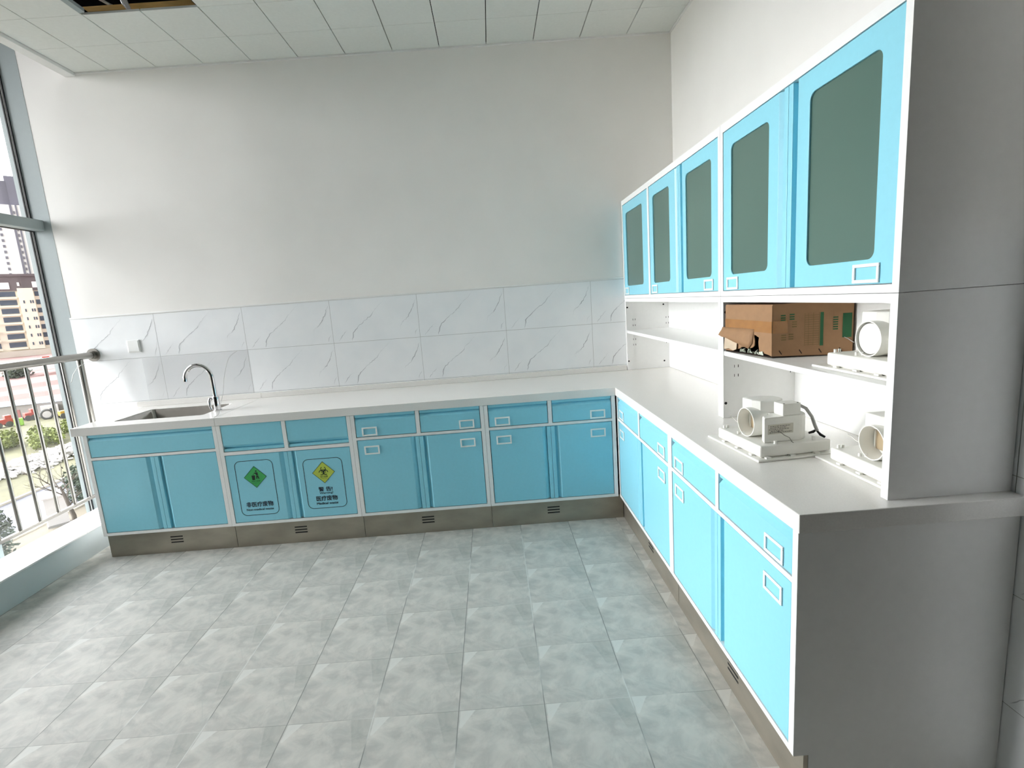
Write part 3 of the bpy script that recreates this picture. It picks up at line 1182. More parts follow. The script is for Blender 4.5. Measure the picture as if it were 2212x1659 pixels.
def build_worktops():
    z0, z1 = 0.7725, 0.8203
    # sink piece
    b = B()
    b.ring_plate((-3.768, -2.9355, -0.654, -0.0125), (-3.614, -3.072, -0.522, -0.160, 0.022), 2, z0, z1)
    o = b.build('sink_worktop', M_TOP, bevel=0.002)
    tag(o, 'pale quartz worktop section with the sink cut into it', 'worktop')
    u = B().box(-3.800, -2.9355, -0.033, -0.0125, z1 + 0.0002, 0.857)
    u.build('upstand', M_TOP, o, bevel=0.002)
    # L-shaped piece
    b = B()
    b.prism([(-2.9345, -0.654), (-0.598, -0.654), (-0.598, -2.444), (-0.0515, -2.444), (-0.0515, -0.0125), (-2.9345, -0.0125)], 2, z0, z1)
    o = b.build('worktop', M_TOP, bevel=0.002)
    tag(o, 'long L-shaped pale quartz worktop running round the corner', 'worktop')
    u = B().box(-2.9345, -0.362, -0.033, -0.0125, z1 + 0.0002, 0.855)
    u.build('upstand', M_TOP, o, bevel=0.002)
    # sink
    s = thing('sink', 'stainless steel sink bowl set into the worktop by the window', 'sink', (-3.343, -0.341, z1))
    hx, hy = 0.271, 0.181

    def loop(ex, ey, r, z, k=6):
        pts = []
        for sx, sy, t0 in ((1, 1, 0), (-1, 1, pi / 2), (-1, -1, pi), (1, -1, 1.5 * pi)):
            for i in range(k + 1):
                t = t0 + i * pi / 2 / k
                pts.append((sx * (ex - r) + r * math.cos(t), sy * (ey - r) + r * math.sin(t), z))
        return pts
    loops = [loop(hx - 0.001, hy - 0.001, 0.022, -0.006), loop(hx - 0.003, hy - 0.003, 0.022, -0.004), loop(hx - 0.006, hy - 0.006, 0.022, -0.010),
             loop(hx - 0.016, hy - 0.016, 0.035, -0.165), loop(hx - 0.024, hy - 0.024, 0.045, -0.178), loop(hx - 0.045, hy - 0.045, 0.05, -0.182)]
    b = B()
    v = [p for l in loops for p in l]
    n = len(loops[0])
    f = []
    for i in range(len(loops) - 1):
        for k in range(n):
            a, c = i * n + k, i * n + (k + 1) % n
            f.append((a, c, c + n, a + n))
    f.append(tuple(range((len(loops) - 1) * n, len(loops) * n)))
    b.add(v, f)
    bo = b.build('bowl', M_SINK, s, smooth=True)
    md = bo.modifiers.new('thick', 'SOLIDIFY')
    md.thickness = 0.0012
    md.offset = -1
    d = B()
    d.cyl((0, 0, -0.1815), (0, 0, -0.1795), 0.045, 28)
    d.build('drain', M_CHROME, s, smooth=True)
    # tap
    t = thing('tap', 'tall chrome swan-neck tap on the right rim of the sink', 'tap', (-3.046, -0.400, z1))
    b = B()
    b.tube([(0, 0, 0.0), (0, 0, 0.006), (0, 0, 0.007), (0, 0, 0.03), (0, 0, 0.085), (0, 0, 0.09)], [0.026, 0.026, 0.0205, 0.0195, 0.0205, 0.018], 24)
    b.build('body', M_CHROME, t, smooth=True)
    pts = [(0.0, 0, 0.088), (-0.001, 0, 0.13), (-0.002, 0, 0.19)]
    R_ = 0.083
    for i in range(1, 17):
        a = pi * i / 16
        pts.append((-0.002 - R_ + R_ * math.cos(a), 0, 0.205 + R_ * math.sin(a) * 1.05))
    pts.append((-0.002 - 2 * R_, 0, 0.196))
    b = B().tube(pts, [0.0125] * (len(pts) - 1) + [0.0125], 18)
    b.build('spout', M_CHROME, t, smooth=True)
    b = B()
    b.tube([(-0.018, -0.006, 0.076), (-0.030, -0.010, 0.079), (-0.036, -0.014, 0.060), (-0.034, -0.018, 0.030), (-0.028, -0.021, 0.010)], [0.009, 0.010, 0.009, 0.007, 0.005], 14)
    b.build('lever', M_CHROME, t, smooth=True)
    # thin cord by the tap
    pts = [(-3.06, -0.016, 1.158), (-3.10, -0.06, 1.12), (-3.075, -0.20, 1.02), (-3.03, -0.33, 0.93), (-2.99, -0.46, 0.865), (-2.955, -0.56, 0.826), (-2.945, -0.63, 0.8225)]
    fine = []
    for i in range(len(pts) - 1):
        for k in range(4):
            a = Vector(pts[max(0, i - 1)]); p0 = Vector(pts[i]); p1 = Vector(pts[i + 1]); c = Vector(pts[min(len(pts) - 1, i + 2)])
            q = k / 4
            fine.append(0.5 * ((2 * p0) + (-a + p1) * q + (2 * a - 5 * p0 + 4 * p1 - c) * q * q + (-a + 3 * p0 - 3 * p1 + c) * q ** 3))
    fine.append(Vector(pts[-1]))
    o = B().tube(fine, 0.0012, 6).build('cord', M_CABLE, smooth=True)
    tag(o, 'hair-thin grey cord hanging from the tiles down past the tap', 'cord')
    # protective film on the tiles behind the sink
    f = B().box(-3.72, -2.985, -0.0140, -0.0132, 0.858, 1.158)
    o = f.build('protective_film', M_FILM)
    tag(o, 'thin clear protective film stuck on the tiles behind the tap', 'plastic film')
    # blank switch plate
    s = thing('switch_plate', 'square white blank switch plate on the marble tiles', 'switch', (-3.756, -0.0126, 1.244))
    B().box(-0.043, 0.043, -0.008, 0.0, -0.043, 0.043).build('plate', M_SWITCH, s, bevel=0.003)
    B().box(-0.036, 0.036, -0.0105, -0.008, -0.036, 0.036).build('cover', M_SWITCH, s, bevel=0.003)


XU = -0.357     # front plane of the upper cabinets and shelf units


def wall_cabinet(y0, y1, label, doors, divs):
    """doors: (ya, yb, groove, (glass y0, y1), holder y); y are distances from the back wall"""
    W = y1 - y0 - 0.0016
    root = thing('wall_cabinet', label, 'cabinet', (XU, -y0 - 0.0008, 1.3212), -pi / 2, 'light blue glazed wall cabinets')
    H = 0.645
    sw = 0.020
    bars = [(0, sw, 0, H), (W - sw, W, 0, H), (sw, W - sw, 0, 0.0195), (sw, W - sw, 0.614, H)]
    for a, b_ in divs:
        bars.append((a - y0, b_ - y0, 0.0195, 0.614))
    D = -0.006 - XU
    b = B()
    for x0, x1, z0, z1 in bars:
        b.box(x0, x1, 0.0, 0.028, z0, z1, 0)
    b.box(0.0, W, 0.028, D, 0.0, H, 0)
    b.box(W, W + 0.0006, 0.0, D, 0.0, H, 0)
    c = b.build('carcass', M_FRAME, root)
    c['label'] = 'white steel frame and body'
    for ya, yb, gr, gy, hy in doors:
        b = B()
        x0, x1 = ya - y0, yb - y0
        hole = (gy[0] - y0, gy[1] - y0, 0.082, 0.552, 0.022)
        slot_h(b, x0, x1, 0.022, 0.6115, gr, hole=hole)
        d = front('door', b, root)
        g = B().box(hole[0] - 0.006, hole[1] + 0.006, FR + 0.006, FR + 0.011, 0.076, 0.558)
        gl = g.build('glass_pane', M_FROST, d)
        gl['label'] = 'frosted grey green glass'
        holder(d, hy - y0, 0.025, 0.090, 0.047)


def shelf_unit(y0, y1, label):
    W = y1 - y0 - 0.0016
    root = thing('open_shelf_unit', label, 'shelf', (XU, -y0 - 0.0008, 0.8212), -pi / 2, 'white open shelf units on the worktop')
    H = 0.4985
    D = -0.0525 - XU
    b = B()
    for x in (0.0, W - 0.022):
        b.box(x, x + 0.022, 0.0, 0.045, 0.0, H)
    b.box(0.022, W - 0.022, 0.0, 0.028, H - 0.022, H)
    b.box(0.018, W - 0.018, 0.028, D, H - 0.018, H)
    b.box(W, W + 0.0006, 0.0, D, 0.0, H)
    fr = b.build('frame', M_FRAME, root)
    for x in (0.0, W - 0.018):
        s = B().box(x, x + 0.018, 0.0452, D, 0.0, H - 0.0182)
        sd = s.build('side_panel', M_FRAME, root)
        if x == 0.0:
            k = B()
            for yy in (0.046, 0.278):
                for z in (0.345, 0.305, 0.268, 0.208, 0.170):
                    k = B()
                    for d in (0, 0.016):
                        k.box(0.0178, 0.0183, yy + d, yy + d + 0.003, z, z + 0.011)
                    k.build('slot_pair', M_BLACK, sd)
            for yy, z in ((0.010, 0.436), (0.010, 0.062), (0.262, 0.440), (0.262, 0.047)):
                xx = 0.0222 if yy < 0.04 else 0.0182
                B().cyl((xx - 0.001, yy, z), (xx + 0.0006, yy, z), 0.0058, 14).build('hole_plug', M_BLACK, sd if yy > 0.04 else fr)
    B().box(0.0182, W - 0.0182, D - 0.006, D, 0.0005, H - 0.0182).build('back_panel', M_FRAME, root)
    sh = B()
    sh.box(0.0225, W - 0.0225, 0.003, D - 0.0065, 0.2605, 0.2795)
    sh.build('shelf', M_FRAME, root, bevel=0.0012, seg=1)
    return root


def build_uppers():
    wall_cabinet(0.004, 1.497, 'three-door light blue wall cabinet with frosted glass, by the back wall',
                 [(0.0265, 0.560, None, (0.093, 0.456), 0.046), (0.595, 1.046, 'R', (0.655, 0.916), 0.628), (1.048, 1.474, 'L', (1.135, 1.409), 1.340)],
                 [(0.5625, 0.5925)])
    wall_cabinet(1.498, 2.404, 'two-door light blue wall cabinet with frosted glass, nearest the viewer',
                 [(1.5205, 1.948, 'R', (1.582, 1.842), 1.553), (1.950, 2.3815, 'L', (2.053, 2.319), 2.252)], [])
    shelf_unit(0.0125, 1.497, 'empty white open shelf unit in the corner under the three-door cabinet')
    shelf_unit(1.498, 2.404, 'white open shelf unit that holds a cardboard box and ventilators')


# ------------------------------------------------------------------ ventilators and the box
def make_fan(label, loc, rz, closed=False):
    """x away from the window, y along the front edge, z up; origin at the near front corner of the base plate"""
    f = thing('ventilation_fan', label, 'ventilation fan', loc, rz, 'white ceiling ventilators laid upside down')
    b = B().box(0.0, 0.270, 0.0, 0.312, 0.0, 0.007)
    b.build('cover_plate', M_PLAST, f, bevel=0.002)
    b = B()
    b.box(0.016, 0.250, 0.016, 0.266, 0.0095, 0.046)
    hb = b.build('housing', M_PLAST, f, bevel=0.005, seg=3)
    k = B()
    k.box(0.024, 0.242, 0.024, 0.258, 0.0068, 0.0098)
    k.build('rim', M_PLAST, hb)
    for y in (0.05, 0.13, 0.21):
        B().box(0.008, 0.018, y, y + 0.016, 0.0068, 0.012).build('clip', M_PLAST, hb)
    for x in (0.03, 0.11, 0.19):
        B().box(x, x + 0.016, 0.006, 0.018, 0.0068, 0.012).build('clip', M_PLAST, hb)
    k = B()
    for x, y in ((0.030, 0.250), (0.044, 0.252), (0.034, 0.168), (0.046, 0.160), (0.072, 0.028), (0.200, 0.030), (0.225, 0.250)):
        B().cyl((x, y, 0.0455), (x, y, 0.056), 0.0042, 10).build('peg', M_PLAST, hb, smooth=True)
    # blower body: rounded at the far right corner
    pts = [(0.044, 0.042), (0.160, 0.042)]
    for i in range(7):
        a = -pi / 2 + i * pi / 12
        pts.append((0.160 + 0.042 * math.cos(a), 0.084 + 0.042 * math.sin(a)))
    for i in range(9):
        a = i * pi / 16
        pts.append((0.122 + 0.080 * math.cos(a), 0.150 + 0.085 * math.sin(a)))
    pts += [(0.092, 0.215), (0.092, 0.090), (0.056, 0.072)]
    b = B().prism(pts, 2, 0.0455, 0.127)
    b.build('blower_body', M_PLAST, f, bevel=0.005, seg=3)
    # round outlet
    cy, cz, R1, R0 = 0.136, 0.094, 0.0485, 0.0455
    n = 40
    b = B()
    v, fc = [], []
    for x, r in ((0.040, R1), (0.118, R1), (0.118, R0), (0.040, R0)):
        for i in range(n):
            a = 2 * pi * i / n
            v.append((x, cy + r * math.cos(a), cz + r * math.sin(a)))
    for q in range(4):
        for i in range(n):
            j = (i + 1) % n
            a, c = q * n, ((q + 1) % 4) * n
            fc.append((a + i, a + j, c + j, c + i))
    b.add(v, fc)
    ring = b.build('duct_outlet', M_PLAST, f, smooth=True)
    dx = 0.046 if closed else 0.0865
    d = B().cyl((dx, cy, cz), (dx + 0.004, cy, cz), R0 - 0.001 if not closed else R0 - 0.004, 32)
    d.build('damper_flap' if closed else 'outlet_back', M_PLAST, ring)
    if not closed:
        w_ = B()
        w_.box(0.082, 0.0863, cy + 0.008, cy + 0.036, cz - 0.030, cz + 0.028)
        o = w_.build('opening', M_PLASTIN, ring)
        o['label'] = 'brown opening inside the outlet'
        w_ = B().box(0.078, 0.0863, cy + 0.036, cy + 0.039, cz - 0.030, cz + 0.028)
        w_.build('rib', M_PLAST, ring)
    # motor cap and terminal box
    mp = []
    for i in range(9):
        a = -pi / 2 + i * pi / 8
        mp.append((0.118 + 0.045 * math.cos(a), 0.142 + 0.048 * math.sin(a)))
    mp += [(0.060, 0.190), (0.060, 0.135), (0.075, 0.110)]
    b = B().prism(mp, 2, 0.1265, 0.166)
    b.build('motor_cap', M_PLAST, f, bevel=0.004, seg=3)
    b = B()
    b.box(0.110, 0.170, 0.048, 0.094, 0.1265, 0.1645)
    tb = b.build('terminal_box', M_PLAST, f, bevel=0.002)
    k = B()
    for x in (0.117, 0.163):
        B().cyl((x, 0.054, 0.1640), (x, 0.054, 0.1652), 0.0028, 10).build('screw', M_BLACK, tb)
    # rating label on the side that faces the room's near end
    b = B().box(0.057, 0.141, 0.0412, 0.0421, 0.073, 0.104)
    lb = b.build('rating_label', M_LABELP, f)
    k = B()
    for i, (x0, x1) in enumerate(((0.064, 0.130), (0.064, 0.118), (0.060, 0.126), (0.066, 0.108), (0.062, 0.136))):
        z = 0.0985 - i * 0.005
        x = x0
        while x < x1:
            wd = random.uniform(0.003, 0.009)
            k.box(x, min(x + wd, x1), 0.0408, 0.0413, z - 0.0011, z + 0.0008)
            x += wd + 0.0018
    k.build('print', M_LABELI, lb)
    # springs and mains lead
    b = B()
    b.tube([(0.088, 0.0405, 0.082), (0.092, 0.036, 0.081), (0.104, 0.030, 0.070), (0.118, 0.026, 0.062), (0.122, 0.020, 0.050), (0.125, 0.016, 0.0475)], 0.0011, 8)
    b.build('wire_spring', M_STEEL, f, smooth=True)
    b = B()
    b.tube([(0.046, 0.236, 0.092), (0.047, 0.222, 0.088), (0.049, 0.206, 0.080), (0.052, 0.186, 0.076)], 0.0010, 8)
    b.build('wire_spring', M_STEEL, f, smooth=True)
    b = B()
    b.tube([(0.168, 0.070, 0.148), (0.182, 0.068, 0.150), (0.200, 0.066, 0.140), (0.218, 0.062, 0.112), (0.226, 0.058, 0.084), (0.230, 0.052, 0.066)], 0.0052, 10)
    cb = b.build('cable', M_CABLE, f, smooth=True)
    b = B()
    b.tube([(0.229, 0.054, 0.070), (0.222, 0.060, 0.062), (0.210, 0.064, 0.058)], [0.003, 0.0045, 0.0035], 10)
    b.build('taped_end', M_TAPEB, cb, smooth=True)
    b = B()
    b.tube([(0.230, 0.053, 0.066), (0.234, 0.042, 0.056), (0.240, 0.030, 0.0505)], [0.003, 0.0045, 0.0035], 10)
    b.build('taped_end', M_TAPEB, cb, smooth=True)
    return f


def build_fans():
    zt = 0.8206
    make_fan('white ventilation fan with a cable, nearest the worktop edge', (-0.503, -2.078, zt), math.atan2(0.0805, 0.9968))
    make_fan('white ventilation fan on the worktop, half behind the shelf end post', (-0.3215, -2.3790, zt), 0.0)
    f = make_fan('white ventilation fan up on the shelf, right of the cardboard box', (-0.318, -2.345, 1.1012), 0.0, closed=True)


def build_box():
    zs = 1.1012
    H = 0.182
    # plan corners: near corner c, far front l, back right r, back left k
    c, l, r, k = Vector((-0.318, -1.812, 0)), Vector((-0.352, -1.535, 0)), Vector((-0.064, -1.860, 0)), Vector((-0.098, -1.583, 0))
    box = thing('cardboard_box', 'torn brown cardboard carton with green print on the shelf', 'box', (c.x, c.y, zs))
    o = Vector((c.x, c.y, 0))

    def P(a, b_, u, z, out=0.0):
        q = a + (b_ - a) * u - o
        d = (b_ - a).normalized()
        nrm = Vector((d.y, -d.x, 0))
        q = q + nrm * out
        return (q.x, q.y, z)
    zb = 0.006
    # window-side end face with the ragged hole; outward = towards -x
    L = (l - c).length

    def E(u, z, out=0.0):
        return P(c, l, u, z, -out)
    # outline of the remaining board, (u, z, bulge)
    hole_right = [(0.0, zb), (0.06, 0.010), (0.12, 0.012), (0.24, 0.018), (0.255, 0.036), (0.262, 0.052), (0.25, 0.068)]
    hole_top = [(0.345, 0.078), (0.352, 0.070)]
    hole_left = [(0.335, 0.052), (0.345, 0.036), (0.39, 0.028), (0.44, 0.026), (0.50, 0.032), (0.55, 0.027), (0.62, 0.026), (0.68, 0.017), (0.74, 0.015), (0.82, 0.007), (1.0, 0.006)]
    top = [(1.0, H), (0.0, H)]
    pts = hole_right + hole_top + hole_left + top
    b = B()
    n = len(pts)
    fr = [E(u, z, 0.002) for u, z in pts]
    bk = [E(u, z, -0.002) for u, z in pts]
    b.add(fr + bk, [tuple(range(n)), tuple(range(2 * n - 1, n - 1, -1))] + [(i, (i + 1) % n, n + (i + 1) % n, n + i) for i in range(n)])
    b.build('end_panel', [M_CARD], box)
    # side that faces the near end of the room
    sd = B()
    v = [P(c, r, 0, zb), P(c, r, 1, 0.002), P(c, r, 1, H), P(c, r, 0, H), P(c, r, 0, zb, -0.004), P(c, r, 1, 0.002, -0.004), P(c, r, 1, H, -0.004), P(c, r, 0, H, -0.004)]
    F6 = [(0, 1, 2, 3), (7, 6, 5, 4), (0, 4, 5, 1), (1, 5, 6, 2), (2, 6, 7, 3), (3, 7, 4, 0)]
    sd.add(v, F6)
    side = sd.build('side_panel', M_CARD, box)
    for name, a, b_ in (('back_panel', r, k), ('far_panel', k, l)):
        q = B()
        v = [P(a, b_, 0, 0.002), P(a, b_, 1, 0.002), P(a, b_, 1, H), P(a, b_, 0, H), P(a, b_, 0, 0.002, -0.004), P(a, b_, 1, 0.002, -0.004), P(a, b_, 1, H, -0.004), P(a, b_, 0, H, -0.004)]
        q.add(v, F6)
        q.build(name, [M_CARDIN], box)
    q = B()
    tl = [x - o for x in (c, r, k, l)]
    q.add([(x.x, x.y, H) for x in tl] + [(x.x, x.y, H + 0.004) for x in tl], F6)
    q.build('top_flap', M_CARD, box)
    q = B()
    q.add([(x.x, x.y, 0.0005) for x in tl] + [(x.x, x.y, 0.003) for x in tl], F6)
    q.build('bottom', M_CARDIN, box)
    # loose bulging flap
    fl = B()
    rows = [(0.098, 0.0015), (0.084, 0.005), (0.068, 0.011), (0.052, 0.015)]
    us = [0.345, 0.45, 0.6, 0.75, 0.9, 1.0, 1.06]
    low = [0.044, 0.027, 0.036, 0.048, 0.057, 0.064, 0.068]
    vv = []
    for i, (z, out) in enumerate(rows):
        for j, u in enumerate(us):
            zz = rows[0][0] + (low[j] - 0.003 * (j % 2) - rows[0][0]) * (0.0, 0.35, 0.7, 1.0)[i]
            k_ = min(1.4, 0.15 + j * 0.21)
            vv.append(E(u + (0.012 * i if j == 0 else 0.0), zz, out * k_ + 0.003))
    ff = []
    for i in range(3):
        for j in range(6):
            a = i * 7 + j
            ff.append((a, a + 1, a + 8, a + 7))
    fl.add(vv, ff)
    fo = fl.build('torn_flap', [M_CARD], box, smooth=True)
    md = fo.modifiers.new('thick', 'SOLIDIFY')
    md.thickness = 0.002
    # pale torn liner at the lower left
    tp = B()
    uu = [0.70, 0.78, 0.88, 1.0]
    v = [E(u, 0.052 + 0.004 * (i % 2), 0.006) for i, u in enumerate(uu)] + [E(u, 0.010 + 0.006 * ((i + 1) % 2), 0.010) for i, u in enumerate(uu)]
    tp.add(v, [(i, i + 1, i + 5, i + 4) for i in range(3)])
    to = tp.build('torn_liner', M_CARDTORN, box)
    md = to.modifiers.new('thick', 'SOLIDIFY')
    md.thickness = 0.002
    # packing tape round the corner
    t = B()
    v = []
    for u in (0.0, 0.25, 0.5, 0.75, 1.0):
        for z in (0.087, 0.127):
            v.append(E(u, z + 0.004 * u, 0.0030 + 0.0006 * math.sin(7 * u)))
    t.add(v, [(2 * i, 2 * i + 1, 2 * i + 3, 2 * i + 2) for i in range(4)])
    v = [P(c, r, u, z, 0.0012) for u in (0.0, 0.10, 0.19) for z in (0.085, 0.128)]
    t.add(v, [(0, 1, 3, 2), (2, 3, 5, 4)])
    t.build('packing_tape', M_TAPE, box)
    # print on the side
    def bar(g, u0, u1, z0, z1):
        g.add([P(c, r, u0, z0, 0.0009), P(c, r, u1, z0, 0.0009), P(c, r, u1, z1, 0.0009), P(c, r, u0, z1, 0.0009)], [(0, 1, 2, 3)])
        return g
    bar(B(), 0.855, 0.965, 0.060, 0.142).build('print_block', M_PRINTG, side)
    bar(B(), 0.585, 0.625, 0.036, 0.150).build('print_bar', M_PRINTG, side)
    g = B()
    for i in range(14):
        bar(g, 0.40, 0.57, 0.040 + i * 0.0078, 0.0412 + i * 0.0078)
    for u in (0.395, 0.44, 0.50, 0.57):
        bar(g, u, u + 0.004, 0.038, 0.150)
    g.build('print_table', M_PRINTD, side)
    for u, z in ((0.10, 0.128), (0.21, 0.130), (0.20, 0.062), (0.11, 0.060), (0.24, 0.104), (0.74, 0.112), (0.74, 0.088)):
        g = B()
        for q in range(3):
            bar(g, u, u + 0.06, z + q * 0.008, z + q * 0.008 + 0.004)
        g.build('print_mark', M_PRINTD if u < 0.7 and z < 0.12 else M_PRINTG, side)
    for u in (0.08, 0.33, 0.57, 0.82):
        g = B().add([P(c, r, u, 0.024, 0.0009), P(c, r, u + 0.035, 0.010, 0.0009), P(c, r, u + 0.042, 0.013, 0.0009), P(c, r, u + 0.008, 0.027, 0.0009)], [(0, 1, 2, 3)])
        g.build('print_dash', M_CARDIN, side)
    # crumpled foam sticking out of the hole
    fm = B()
    for i in range(10):
        u = 0.20 + 0.055 * i
        p = E(u, 0.006, -0.006)
        s = random.uniform(0.008, 0.014)
        fm.add([(p[0] + random.uniform(-s, s), p[1] + random.uniform(-s, s) * 1.3, p[2] + (random.uniform(0.004, 0.018) if q > 2 else 0.0)) for q in range(6)],
               [(0, 1, 2), (3, 5, 4), (0, 3, 1), (1, 3, 4), (1, 4, 2), (2, 4, 5), (2, 5, 0), (0, 5, 3)])
    fm.build('packing_foam', M_FOAM, box)


# ------------------------------------------------------------------ outside
GZ = -9.0
CX, CY = CAM['x'], CAM['y']


def out(d, s, z):
    """a point d metres out along the diagonal the window looks down, s to its right"""
    h = math.sqrt(0.5)
    return (CX + (-d + s) * h, CY + (d + s) * h, z)


ROT_OUT = pi / 4        # local x = to the right, local y = away


def build_outside():
    m_ground = mat('waste_ground', (116, 108, 92), 0.95, noise=0.25, nscale=0.25)
    m_grass = mat('scrub_ground', (108, 106, 78), 0.95, noise=0.3, nscale=0.5)
    m_road = mat('asphalt', (108, 109, 116), 0.9, noise=0.08, nscale=1.5)
    m_kerb = mat('kerb_stone', (222, 214, 196), 0.85, noise=0.05)
    m_earth = mat('red_earth', (134, 104, 98), 0.95, noise=0.22, nscale=0.12, stretch=(1, 1, 6))
    m_wall = mat('site_wall_render', (150, 146, 142), 0.9, noise=0.06, nscale=0.5)
    m_blue = mat('roof_sheet_blue', (196, 214, 228), 0.6, noise=0.05)
    m_cream = mat('facade_cream', (228, 220, 202), 0.85, noise=0.03, nscale=0.2)
    m_beige = mat('facade_beige', (200, 190, 176), 0.85, noise=0.04, nscale=0.2)
    m_brown = mat('facade_brown', (98, 88, 90), 0.85, noise=0.06, nscale=0.3)
    m_win = mat('facade_window', (66, 76, 92), 0.25, noise=0.15, nscale=0.6)
    m_pale = mat('tower_pale', (222, 219, 219), 0.85, noise=0.03, nscale=0.1)
    m_tgrey = mat('tower_grey', (112, 110, 122), 0.8, noise=0.05, nscale=0.1)
    m_red = mat('machine_red', (176, 70, 58), 0.5, noise=0.08)
    m_yel = mat('machine_yellow', (186, 146, 50), 0.5, noise=0.08)
    m_rub = mat('white_rubble', (214, 212, 208), 0.9, noise=0.08, nscale=2)
    m_leaf1 = mat('leaf_yellow_green', (112, 122, 58), 0.8, noise=0.3, nscale=1.5)
    m_leaf2 = mat('leaf_dark_green', (66, 78, 60), 0.8, noise=0.35, nscale=2.0)
    m_bark = mat('bark', (92, 84, 74), 0.9, noise=0.2, nscale=6)
    m_tyre = mat('tyre_grey', (78, 78, 76), 0.8, noise=0.1)
    m_lime = mat('machine_lime', (140, 190, 70), 0.6, noise=0.08)

    # ground pieces
    b = B()
    b.add([(-420, -60, GZ), (-32.8, -60, GZ), (-32.8, 420, GZ), (-420, 420, GZ)], [(0, 1, 2, 3)])
    b.add([(-27.0, -60, GZ), (-5.5, -60, GZ), (-5.5, 420, GZ), (-27.0, 420, GZ)], [(0, 1, 2, 3)], 1)
    g = b.build('ground', [m_grass, m_ground])
    struct(g)
    r = B().add([(-32.8, -60, GZ - 0.05), (-27.0, -60, GZ - 0.05), (-27.0, 420, GZ - 0.05), (-32.8, 420, GZ - 0.05)], [(0, 1, 2, 3)]).build('road', m_road)
    struct(r)
    k = B()
    k.box(-33.0, -32.8, -60, 420, GZ - 0.2, GZ + 0.08)
    k.box(-27.0, -26.8, -60, 420, GZ - 0.2, GZ + 0.08)
    struct(k.build('road_kerb', m_kerb))

    # terraced red earth bank
    b = B()
    prof = [(97, -9.0), (101, -8.3), (108, -8.2), (110, -7.7), (120, -7.6), (123, -7.0), (138, -6.9), (141, -6.3), (160, -6.2), (163, -5.6), (215, -5.4), (300, -6.0)]
    v, f = [], []
    ns = 24
    for d, z in prof:
        for i in range(ns + 1):
            s = -60 + i * 6
            v.append(out(d + random.uniform(-1.2, 1.2), s, z + random.uniform(-0.12, 0.12)))
    for i in range(len(prof) - 1):
        for j in range(ns):
            a = i * (ns + 1) + j
            f.append((a, a + 1, a + ns + 2, a + ns + 1))
    b.add(v, f)
    e = b.build('ground_bank', m_earth)
    struct(e)
    for q, (d, s0, s1, z, mm, h) in enumerate(((150, 4, 16, -6.2, m_pale, 0.8),)):
        o = B().box(0, s1 - s0, 0, 0.4, 0, h).build('hoarding', [mm])
        o.location = out(d, s0, z)
        o.rotation_euler = (0, 0, ROT_OUT)
        tag(o, 'long pale site hoarding across the red earth bank', 'fence')
    o = B().box(0, 3.2, 0, 2.2, 0, 0.9).box(-1.4, 0.0, 0, 2.2, 0, 1.5).build('site_cabin', [m_red])
    o.location = out(170, 12.6, -5.6)
    o.rotation_euler = (0, 0, ROT_OUT)
    tag(o, 'low red roofed site cabin at the top of the earth bank', 'cabin')

    # boundary wall with coping, door
    p0, p1 = Vector(out(93, -6, GZ)), Vector(out(83.2, 11, GZ))
    L = (p1 - p0).length
    ang = math.atan2(p1.y - p0.y, p1.x - p0.x)
    t = thing('site_wall', 'long grey site wall with pale blue coping in front of the earth bank', 'wall', tuple(p0), ang)
    B().box(0, L, 0, 3.0, 0, 1.75).build('wall_body', m_wall, t)
    B().box(-0.2, L + 0.2, -0.35, 3.2, 1.80, 2.02).build('coping', m_blue, t)
    B().box(-0.1, L + 0.1, -0.05, 3.0, 1.74, 1.81).build('coping_shade_strip', m_tgrey, t)  # dark strip drawn as the shade under the coping
    dx = L * 0.47
    B().box(dx, dx + 0.75, -0.05, 0.02, 0, 1.2).build('door', mat('door_red', (150, 96, 92), 0.7, noise=0.1), t)

    t = thing('white_cabin', 'small white cabin standing against the grey site wall', 'cabin', out(85.2, 4.5, GZ), ROT_OUT)
    B().box(0, 1.6, 0, 1.2, 0, 1.45).build('cabin_body', m_pale, t)
    B().box(0.75, 1.3, -0.03, 0.01, 0.55, 1.1).build('window', m_win, t)

    def vehicle(name, label, cat, loc, m1, s, extra=None):
        t = thing(name, label, cat, loc, ROT_OUT + 0.2)
        B().box(0, 1.5 * s, 0, 0.9, 0.35, 0.95).build('chassis', m1, t, bevel=0.05)
        B().box(0.9 * s, 1.45 * s, 0.05, 0.85, 0.95, 1.35).build('cab', m1, t, bevel=0.05)
        for x in (0.3 * s, 1.15 * s):
            for y in (-0.05, 0.9):
                w_ = B()
                w_.cyl((x, y - 0.08, 0.33), (x, y + 0.08, 0.33), 0.33, 18)
                w_.build('wheel', m_tyre, t, smooth=True)
        return t
    vehicle('tractor', 'red machine with big wheel at the edge of the scrub', 'vehicle', out(82, 0.1, GZ), m_red, 1.1)
    vehicle('loader', 'small red machine in front of the grey site wall', 'vehicle', out(85, 2.9, GZ), m_red, 0.7)
    vehicle('truck', 'yellow machine at the right end of the site wall', 'vehicle', out(81.5, 5.9, GZ), m_yel, 0.85)
    o = B().box(0, 0.8, 0, 0.6, 0.0, 0.9).build('lime_bin', m_lime, bevel=0.1)
    o.location = out(81.5, 1.75, GZ)
    o.rotation_euler = (0, 0, ROT_OUT)
    tag(o, 'bright lime green bin beside the red machine', 'bin')
    b = B()
    for q in range(3):
        pts = [(0.55 * math.cos(a * pi / 12), 0.0 + 0.1 * q, 0.6 + 0.55 * math.sin(a * pi / 12)) for a in range(25)]
        b.tube(pts, 0.12, 8, caps=False)
    o = b.build('tyre_stack', m_tyre, smooth=True)
    o.location = out(83.5, 4.8, GZ)
    o.rotation_euler = (0, 0, ROT_OUT)
    tag(o, 'grey tyres leaning in front of the white cabin', 'tyre')

